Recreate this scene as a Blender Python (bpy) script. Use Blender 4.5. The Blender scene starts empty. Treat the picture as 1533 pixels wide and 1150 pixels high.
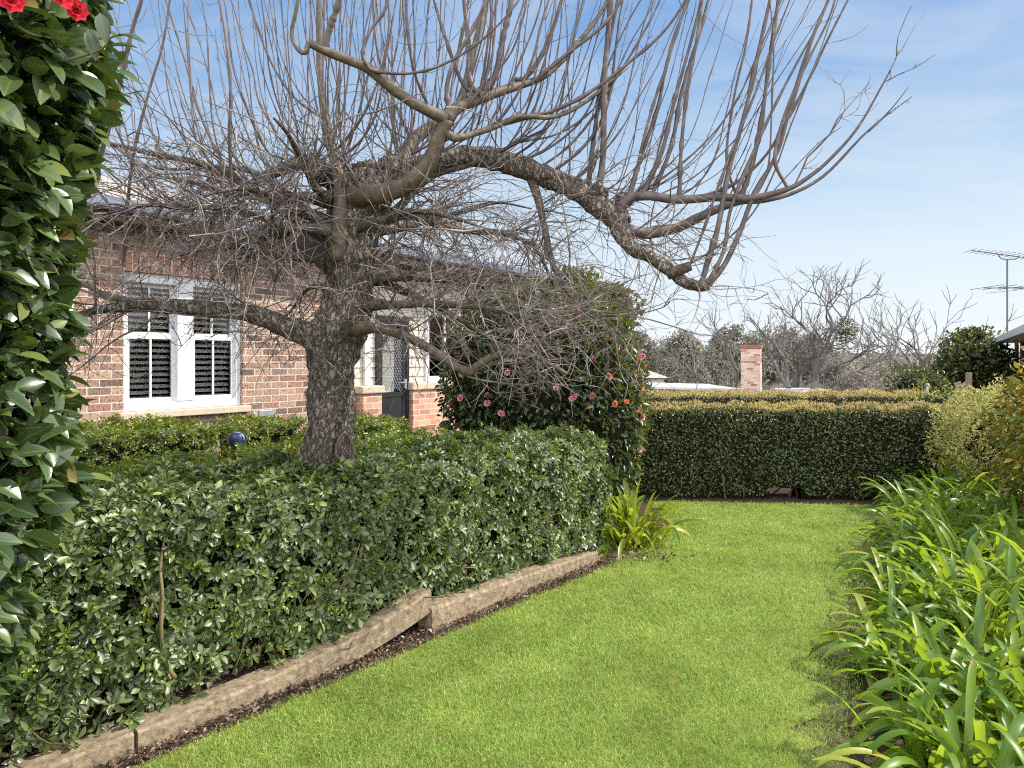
import bpy, math
import numpy as np
from mathutils import Vector

sc = bpy.context.scene
COL = sc.collection
rad = math.radians

# ------------------------------------------------------------------ camera
F_PX, CX, HY, CAMZ = 1022.0, 766.5, 536.0, 1.6
cam_d = bpy.data.cameras.new('camera')
cam = bpy.data.objects.new('camera', cam_d)
COL.objects.link(cam)
cam.location = (0, 0, CAMZ)
cam.rotation_euler = (rad(90), 0, 0)
cam_d.sensor_width = 36.0
cam_d.lens = 36.0 * F_PX / 1533.0
cam_d.shift_y = -(575.0 - HY) / 1533.0
cam_d.clip_start = 0.05
cam_d.clip_end = 3000
sc.camera = cam

# ------------------------------------------------------------------ light
SUN_AZ, SUN_EL = 6.0, 45.0           # azimuth measured from +X towards +Y
world = bpy.data.worlds.new('World')
sc.world = world
world.use_nodes = True
wn = world.node_tree.nodes
wl = world.node_tree.links
wn.clear()
w_out = wn.new('ShaderNodeOutputWorld')
w_bg = wn.new('ShaderNodeBackground')
w_sky = wn.new('ShaderNodeTexSky')
w_sky.sky_type = 'NISHITA'
w_sky.sun_disc = False
w_sky.sun_elevation = rad(SUN_EL)
w_sky.sun_rotation = rad(90 - SUN_AZ)
w_sky.air_density = 1.0
w_sky.dust_density = 0.05
w_sky.ozone_density = 1.6
w_tc = wn.new('ShaderNodeTexCoord')
w_sep = wn.new('ShaderNodeSeparateXYZ')
wl.new(w_tc.outputs['Generated'], w_sep.inputs[0])
w_add = wn.new('ShaderNodeMath'); w_add.operation = 'ADD'; w_add.inputs[1].default_value = 0.12
wl.new(w_sep.outputs['Z'], w_add.inputs[0])
w_dx = wn.new('ShaderNodeMath'); w_dx.operation = 'DIVIDE'
w_dy = wn.new('ShaderNodeMath'); w_dy.operation = 'DIVIDE'
wl.new(w_sep.outputs['X'], w_dx.inputs[0]); wl.new(w_add.outputs[0], w_dx.inputs[1])
wl.new(w_sep.outputs['Y'], w_dy.inputs[0]); wl.new(w_add.outputs[0], w_dy.inputs[1])
w_cmb = wn.new('ShaderNodeCombineXYZ')
wl.new(w_dx.outputs[0], w_cmb.inputs[0]); wl.new(w_dy.outputs[0], w_cmb.inputs[1])
w_map = wn.new('ShaderNodeMapping')
w_map.inputs['Scale'].default_value = (0.8, 1.5, 1.0)
w_map.inputs['Rotation'].default_value = (0, 0, rad(25))
wl.new(w_cmb.outputs[0], w_map.inputs[0])
w_noise = wn.new('ShaderNodeTexNoise')
w_noise.inputs['Scale'].default_value = 1.7
w_noise.inputs['Detail'].default_value = 7
w_noise.inputs['Roughness'].default_value = 0.62
w_noise.inputs['Distortion'].default_value = 0.9
wl.new(w_map.outputs[0], w_noise.inputs['Vector'])
w_ramp = wn.new('ShaderNodeValToRGB')
w_ramp.color_ramp.elements[0].position = 0.38
w_ramp.color_ramp.elements[0].color = (0, 0, 0, 1)
w_ramp.color_ramp.elements[1].position = 0.74
w_ramp.color_ramp.elements[1].color = (0.5, 0.5, 0.5, 1)
wl.new(w_noise.outputs['Fac'], w_ramp.inputs[0])
EXPOSURE = 1.1
SKY_STR = 0.15
w_nrm = wn.new('ShaderNodeVectorMath'); w_nrm.operation = 'NORMALIZE'
wl.new(w_tc.outputs['Generated'], w_nrm.inputs[0])
def w_math(op, a, b=None, clamp=False):
    m = wn.new('ShaderNodeMath'); m.operation = op; m.use_clamp = clamp
    for i, v in enumerate((a, b)):
        if v is None: continue
        if isinstance(v, (int, float)): m.inputs[i].default_value = v
        else: wl.new(v, m.inputs[i])
    return m.outputs[0]
def w_smooth(v, lo, hi):
    m = wn.new('ShaderNodeMapRange'); m.interpolation_type = 'SMOOTHSTEP'
    m.inputs[1].default_value = lo; m.inputs[2].default_value = hi
    wl.new(v, m.inputs[0]); return m.outputs[0]
def w_blend(f, c1, c2):
    m = wn.new('ShaderNodeMixRGB')
    for i, v in ((0, f), (1, c1), (2, c2)):
        if isinstance(v, (int, float)): m.inputs[i].default_value = v
        elif isinstance(v, tuple): m.inputs[i].default_value = (*v, 1)
        else: wl.new(v, m.inputs[i])
    return m.outputs[0]
# clear blue overhead paling towards the horizon
w_grad = wn.new('ShaderNodeValToRGB')
ge = w_grad.color_ramp.elements
stops = [(0.0, (0.84, 0.90, 0.95)), (0.06, (0.81, 0.88, 0.945)), (0.14, (0.73, 0.835, 0.92)), (0.23, (0.54, 0.70, 0.87)), (0.33, (0.35, 0.53, 0.79)), (0.44, (0.20, 0.395, 0.73)), (1.0, (0.10, 0.25, 0.60))]
ge[0].position, ge[0].color = stops[0][0], (*stops[0][1], 1)
ge[1].position, ge[1].color = stops[-1][0], (*stops[-1][1], 1)
for p_, c_ in stops[1:-1]:
    x_ = ge.new(p_); x_.color = (*c_, 1)
w_sepn = wn.new('ShaderNodeSeparateXYZ'); wl.new(w_nrm.outputs[0], w_sepn.inputs[0])
wl.new(w_sepn.outputs['Z'], w_grad.inputs[0])
K = 1.0 / (2 ** EXPOSURE * SKY_STR)
w_sc = wn.new('ShaderNodeVectorMath'); w_sc.operation = 'SCALE'; w_sc.inputs['Scale'].default_value = K
wl.new(w_grad.outputs['Color'], w_sc.inputs[0])
c_sky = w_blend(0.06, w_sc.outputs[0], w_sky.outputs[0])
c_sky = w_blend(w_ramp.outputs['Color'], c_sky, (0.80 * K, 0.87 * K, 0.95 * K))
# added fill light: sky brightened round the sun and, unseen, behind the camera
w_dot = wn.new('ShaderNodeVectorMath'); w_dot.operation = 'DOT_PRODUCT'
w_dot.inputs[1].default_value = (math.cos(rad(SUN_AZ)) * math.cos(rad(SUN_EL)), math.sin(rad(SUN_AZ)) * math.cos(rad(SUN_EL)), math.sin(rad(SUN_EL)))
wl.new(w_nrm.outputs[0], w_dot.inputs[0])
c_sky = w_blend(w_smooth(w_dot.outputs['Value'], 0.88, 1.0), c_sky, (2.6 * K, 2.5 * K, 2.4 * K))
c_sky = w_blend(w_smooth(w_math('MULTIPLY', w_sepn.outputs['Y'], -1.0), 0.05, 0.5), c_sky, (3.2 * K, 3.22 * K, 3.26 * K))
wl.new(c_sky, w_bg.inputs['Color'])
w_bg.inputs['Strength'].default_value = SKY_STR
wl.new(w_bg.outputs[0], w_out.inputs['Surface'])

sun_d = bpy.data.lights.new('sun', 'SUN')
sun_d.energy = 3.0
sun_d.angle = rad(0.6)
sun_d.color = (1.0, 0.93, 0.82)
sun = bpy.data.objects.new('sun', sun_d)
COL.objects.link(sun)
sdir = Vector((math.cos(rad(SUN_AZ)) * math.cos(rad(SUN_EL)), math.sin(rad(SUN_AZ)) * math.cos(rad(SUN_EL)), math.sin(rad(SUN_EL))))
sun.rotation_euler = (-sdir).to_track_quat('-Z', 'Y').to_euler()
sun.location = (20, 20, 30)

sc.view_settings.view_transform = 'Standard'
sc.view_settings.look = 'None'
sc.view_settings.exposure = EXPOSURE
sc.view_settings.gamma = 1.0
sc.render.engine = 'CYCLES'
sc.cycles.use_denoising = False
sc.cycles.filter_width = 1.1
sc.cycles.max_bounces = 6
sc.cycles.transparent_max_bounces = 6
sc.cycles.caustics_reflective = False
sc.cycles.caustics_refractive = False

# ------------------------------------------------------------------ helpers
rng = np.random.default_rng(7)
def A(*a): return np.array(a, dtype=float)
def P(px, py, Y):
    """the point in the garden at depth Y seen towards a direction"""
    return A((px - CX) / F_PX * Y, Y, CAMZ - (py - HY) / F_PX * Y)
def unit(v):
    return v / np.maximum(np.linalg.norm(v, axis=-1, keepdims=True), 1e-9)
def rnd(n): return rng.normal(size=(n, 3))
def wob(p, f=1.0, seed=0.0):
    """smooth pseudo-noise in about -1..1"""
    x, y, z = p[..., 0] * f + seed, p[..., 1] * f + seed * 1.7, p[..., 2] * f - seed
    return (np.sin(1.7 * x + 2.3 * y + 1.1 * z) + np.sin(-2.9 * x + 1.3 * y + 2.2 * z + 1.3) + np.sin(0.9 * x - 3.1 * y + 3.7 * z + 4.0)
            + 0.6 * np.sin(5.3 * x + 4.1 * y - 2.7 * z) + 0.6 * np.sin(-4.7 * x + 6.1 * y + 5.9 * z)) / 3.2

def link(name, me, mat=None, parent=None):
    o = bpy.data.objects.new(name, me)
    COL.objects.link(o)
    if mat is not None: me.materials.append(mat)
    if parent is not None: o.parent = parent
    return o
def mesh_np(name, V, F, smooth=True):
    V = np.asarray(V, dtype=np.float32); F = np.asarray(F, dtype=np.int32)
    me = bpy.data.meshes.new(name)
    n, k = F.shape
    me.vertices.add(len(V)); me.vertices.foreach_set('co', V.ravel())
    me.loops.add(n * k); me.loops.foreach_set('vertex_index', F.ravel())
    me.polygons.add(n)
    me.polygons.foreach_set('loop_start', np.arange(0, n * k, k, dtype=np.int32))
    me.polygons.foreach_set('loop_total', np.full(n, k, dtype=np.int32))
    me.polygons.foreach_set('use_smooth', np.full(n, smooth, dtype=bool))
    me.update(calc_edges=True)
    return me
def obj(name, VF, mat, parent=None, smooth=True):
    return link(name, mesh_np(name, VF[0], VF[1], smooth), mat, parent)
def cat(*parts):
    Vs, Fs, n = [], [], 0
    for V, F in parts:
        Vs.append(V); Fs.append(np.asarray(F) + n); n += len(V)
    return np.concatenate(Vs), np.concatenate(Fs)
def tag(o, label, category, group=None, kind=None):
    if label: o['label'] = label
    if category: o['category'] = category
    if group: o['group'] = group
    if kind: o['kind'] = kind
    return o
def thing(name, label, category, loc=(0, 0, 0), rotz=0, group=None):
    o = bpy.data.objects.new(name, None)
    COL.objects.link(o)
    o.empty_display_size = 0.2
    o.location = loc; o.rotation_euler = (0, 0, rotz)
    return tag(o, label, category, group)
def structure(o):
    o['kind'] = 'structure'
    return o
def copy_tree(o, parent=None):
    c = o.copy(); COL.objects.link(c)
    if parent is not None: c.parent = parent
    for ch in list(o.children):
        copy_tree(ch, c)
    return c
CUBE_F = np.array([[0, 3, 2, 1], [4, 5, 6, 7], [0, 1, 5, 4], [1, 2, 6, 5], [2, 3, 7, 6], [3, 0, 4, 7]])
def box(x0, x1, y0, y1, z0, z1):
    return np.array([[x0, y0, z0], [x1, y0, z0], [x1, y1, z0], [x0, y1, z0], [x0, y0, z1], [x1, y0, z1], [x1, y1, z1], [x0, y1, z1]], float), CUBE_F
def bevel(o, w, seg=2):
    m = o.modifiers.new('bevel', 'BEVEL'); m.width = w; m.segments = seg; m.limit_method = 'ANGLE'
    return o
def tubes(Pn, R, k=5, ref=None):
    """Pn (B,N,3) centre lines, R (B,N) radii -> one mesh of B tapered tubes"""
    Pn = np.asarray(Pn, float); R = np.asarray(R, float)
    B, N, _ = Pn.shape
    T = unit(np.gradient(Pn, axis=1))
    mean = unit(T.mean(axis=1))
    ax = np.eye(3)[np.argmin(np.abs(mean), axis=1)]
    U = unit(np.cross(T, ax[:, None, :]))
    W = np.cross(T, U)
    a = np.arange(k) * 2 * math.pi / k
    V = Pn[:, :, None, :] + R[:, :, None, None] * (np.cos(a)[None, None, :, None] * U[:, :, None, :] + np.sin(a)[None, None, :, None] * W[:, :, None, :])
    V = V.reshape(-1, 3)
    i = np.arange(N - 1)[:, None] * k; j = np.arange(k)[None, :]; j2 = (j + 1) % k
    Fq = np.stack([i + j, i + j2, i + k + j2, i + k + j], axis=-1).reshape(-1, 4)
    Fq = (Fq[None] + (np.arange(B) * N * k)[:, None, None]).reshape(-1, 4)
    return V, Fq
def spl(pts, n):
    """Catmull-Rom through pts (rows may carry a radius too)"""
    p = np.asarray(pts, float)
    p = np.vstack([2 * p[0] - p[1], p, 2 * p[-1] - p[-2]])
    m = len(p) - 3
    t = np.linspace(0, m - 1e-6, n)
    i = t.astype(int); f = (t - i)[:, None]
    a, b, c, d = p[i], p[i + 1], p[i + 2], p[i + 3]
    return 0.5 * (2 * b + (c - a) * f + (2 * a - 5 * b + 4 * c - d) * f ** 2 + (3 * b - a - 3 * c + d) * f ** 3)
def limb_mesh(pts, rr, n=24, k=10, rough=0.0, cap=True, seed=0.0):
    c = spl(np.column_stack([pts, rr]), n)
    C, R = c[:, :3], np.maximum(c[:, 3], 0.001)
    if cap:
        C = np.vstack([C[:1], C, C[-1:] + (C[-1:] - C[-2:-1]) * 0.02])
        R = np.concatenate([[R[0] * 0.02], R, [R[-1] * 0.02]])
        C[0] -= (C[2] - C[1]) * 0.02
    V, Fq = tubes(C[None], R[None], k)
    if rough > 0:
        rv = np.repeat(R, k)
        cen = np.repeat(C, k, axis=0)
        d = V - cen
        V = cen + d * (1 + rough * (0.6 * wob(V, 9, seed) + 0.5 * wob(V, 23, seed + 2)))[:, None]
    return V, Fq
def leaf_tpl(nl=4, kind='elliptic', fold=0.25, curl=0.15):
    y = np.linspace(0, 1, nl + 1)
    if kind == 'elliptic': w = np.sin(math.pi * y ** 0.85) ** 0.8
    elif kind == 'obovate': w = np.sin(math.pi * y ** 1.5) ** 0.75
    else: w = np.minimum(1, 6 * (1 - y)) * np.minimum(1, 0.7 + y)
    w = np.maximum(w, 0.05)
    V = []
    for yy, ww in zip(y, w):
        z = -curl * yy ** 2
        V += [[-ww / 2, yy, z + fold * ww / 2], [0, yy, z], [ww / 2, yy, z + fold * ww / 2]]
    Fq = []
    for r in range(nl):
        for c in range(2):
            a = r * 3 + c
            Fq.append([a, a + 1, a + 4, a + 3])
    return np.array(V, float), np.array(Fq)
DIAMOND = (A([0, 0, 0], [0.5, 0.45, 0.06], [0, 1, -0.1], [-0.5, 0.45, 0.06]).reshape(4, 3), np.array([[0, 1, 2, 3]]))
def leaves(base, along, nrm, L, W, tpl):
    T, Fq = tpl
    base = np.asarray(base, float); n = len(base)
    L = np.broadcast_to(np.asarray(L, float), (n,)); W = np.broadcast_to(np.asarray(W, float), (n,))
    Yd = unit(along)
    X = unit(np.cross(Yd, nrm))
    Z = np.cross(X, Yd)
    V = (base[:, None, :] + (T[None, :, 0] * W[:, None])[..., None] * X[:, None, :]
         + (T[None, :, 1] * L[:, None])[..., None] * Yd[:, None, :] + (T[None, :, 2] * L[:, None])[..., None] * Z[:, None, :])
    Fn = (Fq[None] + (np.arange(n) * len(T))[:, None, None]).reshape(-1, Fq.shape[1])
    return V.reshape(-1, 3), Fn
def rosettes(cen, axis, nleaf, L, W, tpl, tilt=(40, 85)):
    n = len(cen)
    axis = unit(axis)
    ax = np.eye(3)[np.argmin(np.abs(axis), axis=1)]
    U = unit(np.cross(axis, ax)); Wd = np.cross(axis, U)
    B, Al, Nr, LL, WW = [], [], [], [], []
    ph = rng.uniform(0, 6.28, n)
    for k in range(nleaf):
        a = ph + k * 2.4
        r = np.cos(a)[:, None] * U + np.sin(a)[:, None] * Wd
        th = np.radians(rng.uniform(tilt[0], tilt[1], n))[:, None]
        Al.append(np.cos(th) * axis + np.sin(th) * r)
        Nr.append(np.sin(th) * axis - np.cos(th) * r + 0.25 * rnd(n))
        B.append(cen + r * 0.003 - axis * 0.004 * k)
        s = rng.uniform(0.7, 1.15, n)
        LL.append(L * s); WW.append(W * s * rng.uniform(0.85, 1.15, n))
    return leaves(np.concatenate(B), np.concatenate(Al), np.concatenate(Nr), np.concatenate(LL), np.concatenate(WW), tpl)

# ------------------------------------------------------------------ materials
def new_mat(name):
    m = bpy.data.materials.new(name); m.use_nodes = True
    nt = m.node_tree
    return m, nt.nodes, nt.links, nt.nodes['Principled BSDF'], nt.nodes['Material Output']
def ramp(nodes, stops, interp='LINEAR'):
    r = nodes.new('ShaderNodeValToRGB')
    r.color_ramp.interpolation = interp
    e = r.color_ramp.elements
    e[0].position, e[0].color = stops[0][0], (*stops[0][1], 1)
    e[1].position, e[1].color = stops[-1][0], (*stops[-1][1], 1)
    for p, c in stops[1:-1]:
        x = e.new(p); x.color = (*c, 1)
    return r
def leaf_mat(name, stops, rough=0.38, spec=0.5, trans=0.3, tcol=(0.25, 0.4, 0.03), patch=0.0):
    m, N, Lk, bs, out = new_mat(name)
    g = N.new('ShaderNodeNewGeometry')
    r = ramp(N, stops)
    src = g.outputs['Random Per Island']
    Lk.new(src, r.inputs[0])
    c_out = r.outputs[0]
    tc = N.new('ShaderNodeTexCoord')
    nz = N.new('ShaderNodeTexNoise'); nz.inputs['Scale'].default_value = 2.2; nz.inputs['Detail'].default_value = 3
    Lk.new(tc.outputs['Object'], nz.inputs['Vector'])
    hs = N.new('ShaderNodeHueSaturation')
    mr = N.new('ShaderNodeMapRange'); mr.inputs[1].default_value = 0.3; mr.inputs[2].default_value = 0.7
    mr.inputs[3].default_value = 0.75; mr.inputs[4].default_value = 1.3
    Lk.new(nz.outputs['Fac'], mr.inputs[0]); Lk.new(mr.outputs[0], hs.inputs['Value'])
    Lk.new(c_out, hs.inputs['Color'])
    Lk.new(hs.outputs[0], bs.inputs['Base Color'])
    bs.inputs['Roughness'].default_value = rough
    bs.inputs['Specular IOR Level'].default_value = spec
    if trans > 0:
        tr = N.new('ShaderNodeBsdfTranslucent')
        mx = N.new('ShaderNodeMixRGB'); mx.blend_type = 'MULTIPLY'; mx.inputs[0].default_value = 1
        sc_ = N.new('ShaderNodeVectorMath'); sc_.operation = 'SCALE'; sc_.inputs['Scale'].default_value = 1
        mx2 = N.new('ShaderNodeMixRGB'); mx2.inputs[0].default_value = 0.65
        mx2.inputs['Color2'].default_value = (*tcol, 1)
        Lk.new(hs.outputs[0], mx2.inputs['Color1'])
        Lk.new(mx2.outputs[0], tr.inputs['Color'])
        ms = N.new('ShaderNodeMixShader'); ms.inputs[0].default_value = trans
        Lk.new(bs.outputs[0], ms.inputs[1]); Lk.new(tr.outputs[0], ms.inputs[2])
        Lk.new(ms.outputs[0], out.inputs['Surface'])
    return m
def noise_mat(name, stops, scale=20, detail=6, rough=0.8, bump=0.3, dist=0.01, spec=0.3, vec_scale=(1, 1, 1), metal=0.0):
    m, N, Lk, bs, out = new_mat(name)
    tc = N.new('ShaderNodeTexCoord'); mp = N.new('ShaderNodeMapping'); mp.inputs['Scale'].default_value = vec_scale
    Lk.new(tc.outputs['Object'], mp.inputs[0])
    nz = N.new('ShaderNodeTexNoise'); nz.inputs['Scale'].default_value = scale; nz.inputs['Detail'].default_value = detail
    nz.inputs['Roughness'].default_value = 0.65
    Lk.new(mp.outputs[0], nz.inputs['Vector'])
    r = ramp(N, stops); Lk.new(nz.outputs['Fac'], r.inputs[0])
    Lk.new(r.outputs[0], bs.inputs['Base Color'])
    bs.inputs['Roughness'].default_value = rough; bs.inputs['Specular IOR Level'].default_value = spec
    bs.inputs['Metallic'].default_value = metal
    if bump > 0:
        b = N.new('ShaderNodeBump'); b.inputs['Strength'].default_value = bump; b.inputs['Distance'].default_value = dist
        Lk.new(nz.outputs['Fac'], b.inputs['Height']); Lk.new(b.outputs[0], bs.inputs['Normal'])
    return m
def bark_mat(name, dark, mid, light, scale=18, stretch=0.28, bump=0.9, dist=0.02):
    m, N, Lk, bs, out = new_mat(name)
    tc = N.new('ShaderNodeTexCoord'); mp = N.new('ShaderNodeMapping'); mp.inputs['Scale'].default_value = (1, 1, stretch)
    Lk.new(tc.outputs['Object'], mp.inputs[0])
    n1 = N.new('ShaderNodeTexNoise'); n1.inputs['Scale'].default_value = scale * 0.8; n1.inputs['Detail'].default_value = 9; n1.inputs['Roughness'].default_value = 0.7
    n1.inputs['Distortion'].default_value = 1.2
    Lk.new(mp.outputs[0], n1.inputs['Vector'])
    vo = N.new('ShaderNodeTexVoronoi'); vo.feature = 'DISTANCE_TO_EDGE'; vo.inputs['Scale'].default_value = scale * 1.6
    mixv = N.new('ShaderNodeVectorMath'); mixv.operation = 'ADD'
    sc_ = N.new('ShaderNodeVectorMath'); sc_.operation = 'SCALE'; sc_.inputs['Scale'].default_value = 0.12
    Lk.new(n1.outputs['Color'], sc_.inputs[0]); Lk.new(mp.outputs[0], mixv.inputs[0]); Lk.new(sc_.outputs[0], mixv.inputs[1])
    Lk.new(mixv.outputs[0], vo.inputs['Vector'])
    mm = N.new('ShaderNodeMath'); mm.operation = 'MULTIPLY'
    mr = N.new('ShaderNodeMapRange'); mr.inputs[1].default_value = 0; mr.inputs[2].default_value = 0.22; mr.inputs[3].default_value = 0.45; mr.inputs[4].default_value = 1
    Lk.new(vo.outputs['Distance'], mr.inputs[0])
    Lk.new(mr.outputs[0], mm.inputs[0]); Lk.new(n1.outputs['Fac'], mm.inputs[1])
    r = ramp(N, [(0.22, dark), (0.48, mid), (0.72, light)])
    Lk.new(mm.outputs[0], r.inputs[0]); Lk.new(r.outputs[0], bs.inputs['Base Color'])
    bs.inputs['Roughness'].default_value = 0.85; bs.inputs['Specular IOR Level'].default_value = 0.25
    b = N.new('ShaderNodeBump'); b.inputs['Strength'].default_value = bump; b.inputs['Distance'].default_value = dist
    Lk.new(mm.outputs[0], b.inputs['Height']); Lk.new(b.outputs[0], bs.inputs['Normal'])
    return m
def brick_mat(name, cols, mortar, vertical=False, fleck=0.55, bw=0.24, bh=0.086):
    m, N, Lk, bs, out = new_mat(name)
    tc = N.new('ShaderNodeTexCoord'); sp = N.new('ShaderNodeSeparateXYZ'); Lk.new(tc.outputs['Object'], sp.inputs[0])
    ad = N.new('ShaderNodeMath'); ad.operation = 'ADD'
    Lk.new(sp.outputs['X'], ad.inputs[0]); Lk.new(sp.outputs['Y'], ad.inputs[1])
    cb = N.new('ShaderNodeCombineXYZ')
    if vertical:
        Lk.new(sp.outputs['Z'], cb.inputs[0]); Lk.new(ad.outputs[0], cb.inputs[1])
    else:
        Lk.new(ad.outputs[0], cb.inputs[0]); Lk.new(sp.outputs['Z'], cb.inputs[1])
    wn_ = N.new('ShaderNodeTexNoise'); wn_.inputs['Scale'].default_value = 14; wn_.inputs['Detail'].default_value = 2
    Lk.new(tc.outputs['Object'], wn_.inputs['Vector'])
    wsub = N.new('ShaderNodeVectorMath'); wsub.operation = 'SUBTRACT'; wsub.inputs[1].default_value = (0.5, 0.5, 0.5)
    wsc = N.new('ShaderNodeVectorMath'); wsc.operation = 'SCALE'; wsc.inputs['Scale'].default_value = 0.010
    wadd = N.new('ShaderNodeVectorMath'); wadd.operation = 'ADD'
    Lk.new(wn_.outputs['Color'], wsub.inputs[0]); Lk.new(wsub.outputs[0], wsc.inputs[0])
    Lk.new(cb.outputs[0], wadd.inputs[0]); Lk.new(wsc.outputs[0], wadd.inputs[1])
    bt = N.new('ShaderNodeTexBrick')
    bt.inputs['Scale'].default_value = 1.0
    bt.inputs['Brick Width'].default_value = bw; bt.inputs['Row Height'].default_value = bh
    bt.inputs['Mortar Size'].default_value = 0.0065; bt.inputs['Mortar Smooth'].default_value = 0.15; bt.inputs['Bias'].default_value = 0
    bt.inputs['Color1'].default_value = (0, 0, 0, 1); bt.inputs['Color2'].default_value = (1, 1, 1, 1); bt.inputs['Mortar'].default_value = (0.5, 0.5, 0.5, 1)
    Lk.new(wadd.outputs[0], bt.inputs['Vector'])
    r = ramp(N, [(i / (len(cols) - 1), c) for i, c in enumerate(cols)])
    Lk.new(bt.outputs['Color'], r.inputs[0])
    nz = N.new('ShaderNodeTexNoise'); nz.inputs['Scale'].default_value = 38; nz.inputs['Detail'].default_value = 5; nz.inputs['Roughness'].default_value = 0.7
    Lk.new(tc.outputs['Object'], nz.inputs['Vector'])
    fr = ramp(N, [(0.36, (0.25, 0.22, 0.22)), (0.50, (1, 1, 1)), (0.75, (1.2, 1.15, 1.1))])
    Lk.new(nz.outputs['Fac'], fr.inputs[0])
    ml = N.new('ShaderNodeMixRGB'); ml.blend_type = 'MULTIPLY'; ml.inputs[0].default_value = fleck
    Lk.new(r.outputs[0], ml.inputs[1]); Lk.new(fr.outputs[0], ml.inputs[2])
    mx = N.new('ShaderNodeMixRGB'); Lk.new(bt.outputs['Fac'], mx.inputs[0]); Lk.new(ml.outputs[0], mx.inputs[1])
    mc = N.new('ShaderNodeMixRGB'); mc.blend_type = 'MULTIPLY'; mc.inputs[0].default_value = 0.35
    mc.inputs[1].default_value = (*mortar, 1); Lk.new(fr.outputs[0], mc.inputs[2])
    Lk.new(mc.outputs[0], mx.inputs[2])
    Lk.new(mx.outputs[0], bs.inputs['Base Color'])
    bs.inputs['Roughness'].default_value = 0.85; bs.inputs['Specular IOR Level'].default_value = 0.2
    inv = N.new('ShaderNodeMath'); inv.operation = 'SUBTRACT'; inv.inputs[0].default_value = 1.0; Lk.new(bt.outputs['Fac'], inv.inputs[1])
    ad2 = N.new('ShaderNodeMath'); ad2.operation = 'MULTIPLY_ADD'; ad2.inputs[1].default_value = 0.35
    Lk.new(nz.outputs['Fac'], ad2.inputs[0]); Lk.new(inv.outputs[0], ad2.inputs[2])
    b = N.new('ShaderNodeBump'); b.inputs['Strength'].default_value = 0.6; b.inputs['Distance'].default_value = 0.006
    Lk.new(ad2.outputs[0], b.inputs['Height']); Lk.new(b.outputs[0], bs.inputs['Normal'])
    return m
def veined(m, rib=(0.16, 0.24, 0.06), amount=0.45, veins=9.0, parallel=False, tip=(0.22, 0.13, 0.05)):
    """midrib, veins and a few browned tips, drawn in each leaf's own coordinates"""
    N, Lk = m.node_tree.nodes, m.node_tree.links
    bs = N['Principled BSDF']
    at = N.new('ShaderNodeAttribute'); at.attribute_name = 'leaf_uv'
    sp = N.new('ShaderNodeSeparateXYZ'); Lk.new(at.outputs['Vector'], sp.inputs[0])
    def mth(op, a, b=0.0):
        n = N.new('ShaderNodeMath'); n.operation = op
        for i, v in enumerate((a, b)):
            if isinstance(v, (int, float)): n.inputs[i].default_value = v
            else: Lk.new(v, n.inputs[i])
        return n.outputs[0]
    def mapr(v, a, b, c, d):
        n = N.new('ShaderNodeMapRange'); Lk.new(v, n.inputs[0])
        for i, x in enumerate((a, b, c, d)): n.inputs[i + 1].default_value = x
        return n.outputs[0]
    ax = mth('ABSOLUTE', sp.outputs['X'])
    ribf = mapr(ax, 0.03, 0.12, amount, 0.0)
    if parallel: w = mth('SINE', mth('MULTIPLY', sp.outputs['X'], 26.0))
    else: w = mth('SINE', mth('MULTIPLY', mth('SUBTRACT', sp.outputs['Y'], mth('MULTIPLY', ax, 0.28)), veins * 6.283))
    vf = mapr(w, 0.6, 1.0, 0.0, amount * 0.22)
    fac = mth('MAXIMUM', ribf, vf)
    src = bs.inputs['Base Color'].links[0].from_socket
    m1 = N.new('ShaderNodeMixRGB'); Lk.new(fac, m1.inputs[0]); Lk.new(src, m1.inputs[1]); m1.inputs[2].default_value = (*rib, 1)
    tc = N.new('ShaderNodeTexCoord'); nz = N.new('ShaderNodeTexNoise'); nz.inputs['Scale'].default_value = 9; Lk.new(tc.outputs['Object'], nz.inputs['Vector'])
    tf = mth('MULTIPLY', mapr(sp.outputs['Y'], 0.90, 0.98, 0.0, 1.0), mapr(nz.outputs['Fac'], 0.52, 0.6, 0.0, 0.85))
    m2 = N.new('ShaderNodeMixRGB'); Lk.new(tf, m2.inputs[0]); Lk.new(m1.outputs[0], m2.inputs[1]); m2.inputs[2].default_value = (*tip, 1)
    Lk.new(m2.outputs[0], bs.inputs['Base Color'])
    b = N.new('ShaderNodeBump'); b.inputs['Strength'].default_value = 0.12; b.inputs['Distance'].default_value = 0.002
    Lk.new(mth('MULTIPLY', fac, -1.0), b.inputs['Height']); Lk.new(b.outputs[0], bs.inputs['Normal'])
    return m
def add_uv(me, uv, n):
    a = me.attributes.new('leaf_uv', 'FLOAT_VECTOR', 'POINT')
    a.data.foreach_set('vector', np.tile(np.asarray(uv, np.float32), (n, 1)).ravel())
def tpl_uv(T): return np.column_stack([T[:, 0] * 2, T[:, 1], 0 * T[:, 0]])
def flat_mat(name, col, rough=0.5, spec=0.4, metal=0.0, var=0.08):
    c2 = tuple(min(1, c * (1 + var)) for c in col); c1 = tuple(c * (1 - var) for c in col)
    return noise_mat(name, [(0.3, c1), (0.7, c2)], scale=6, detail=5, rough=rough, bump=0.05, dist=0.002, spec=spec, metal=metal)

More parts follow.
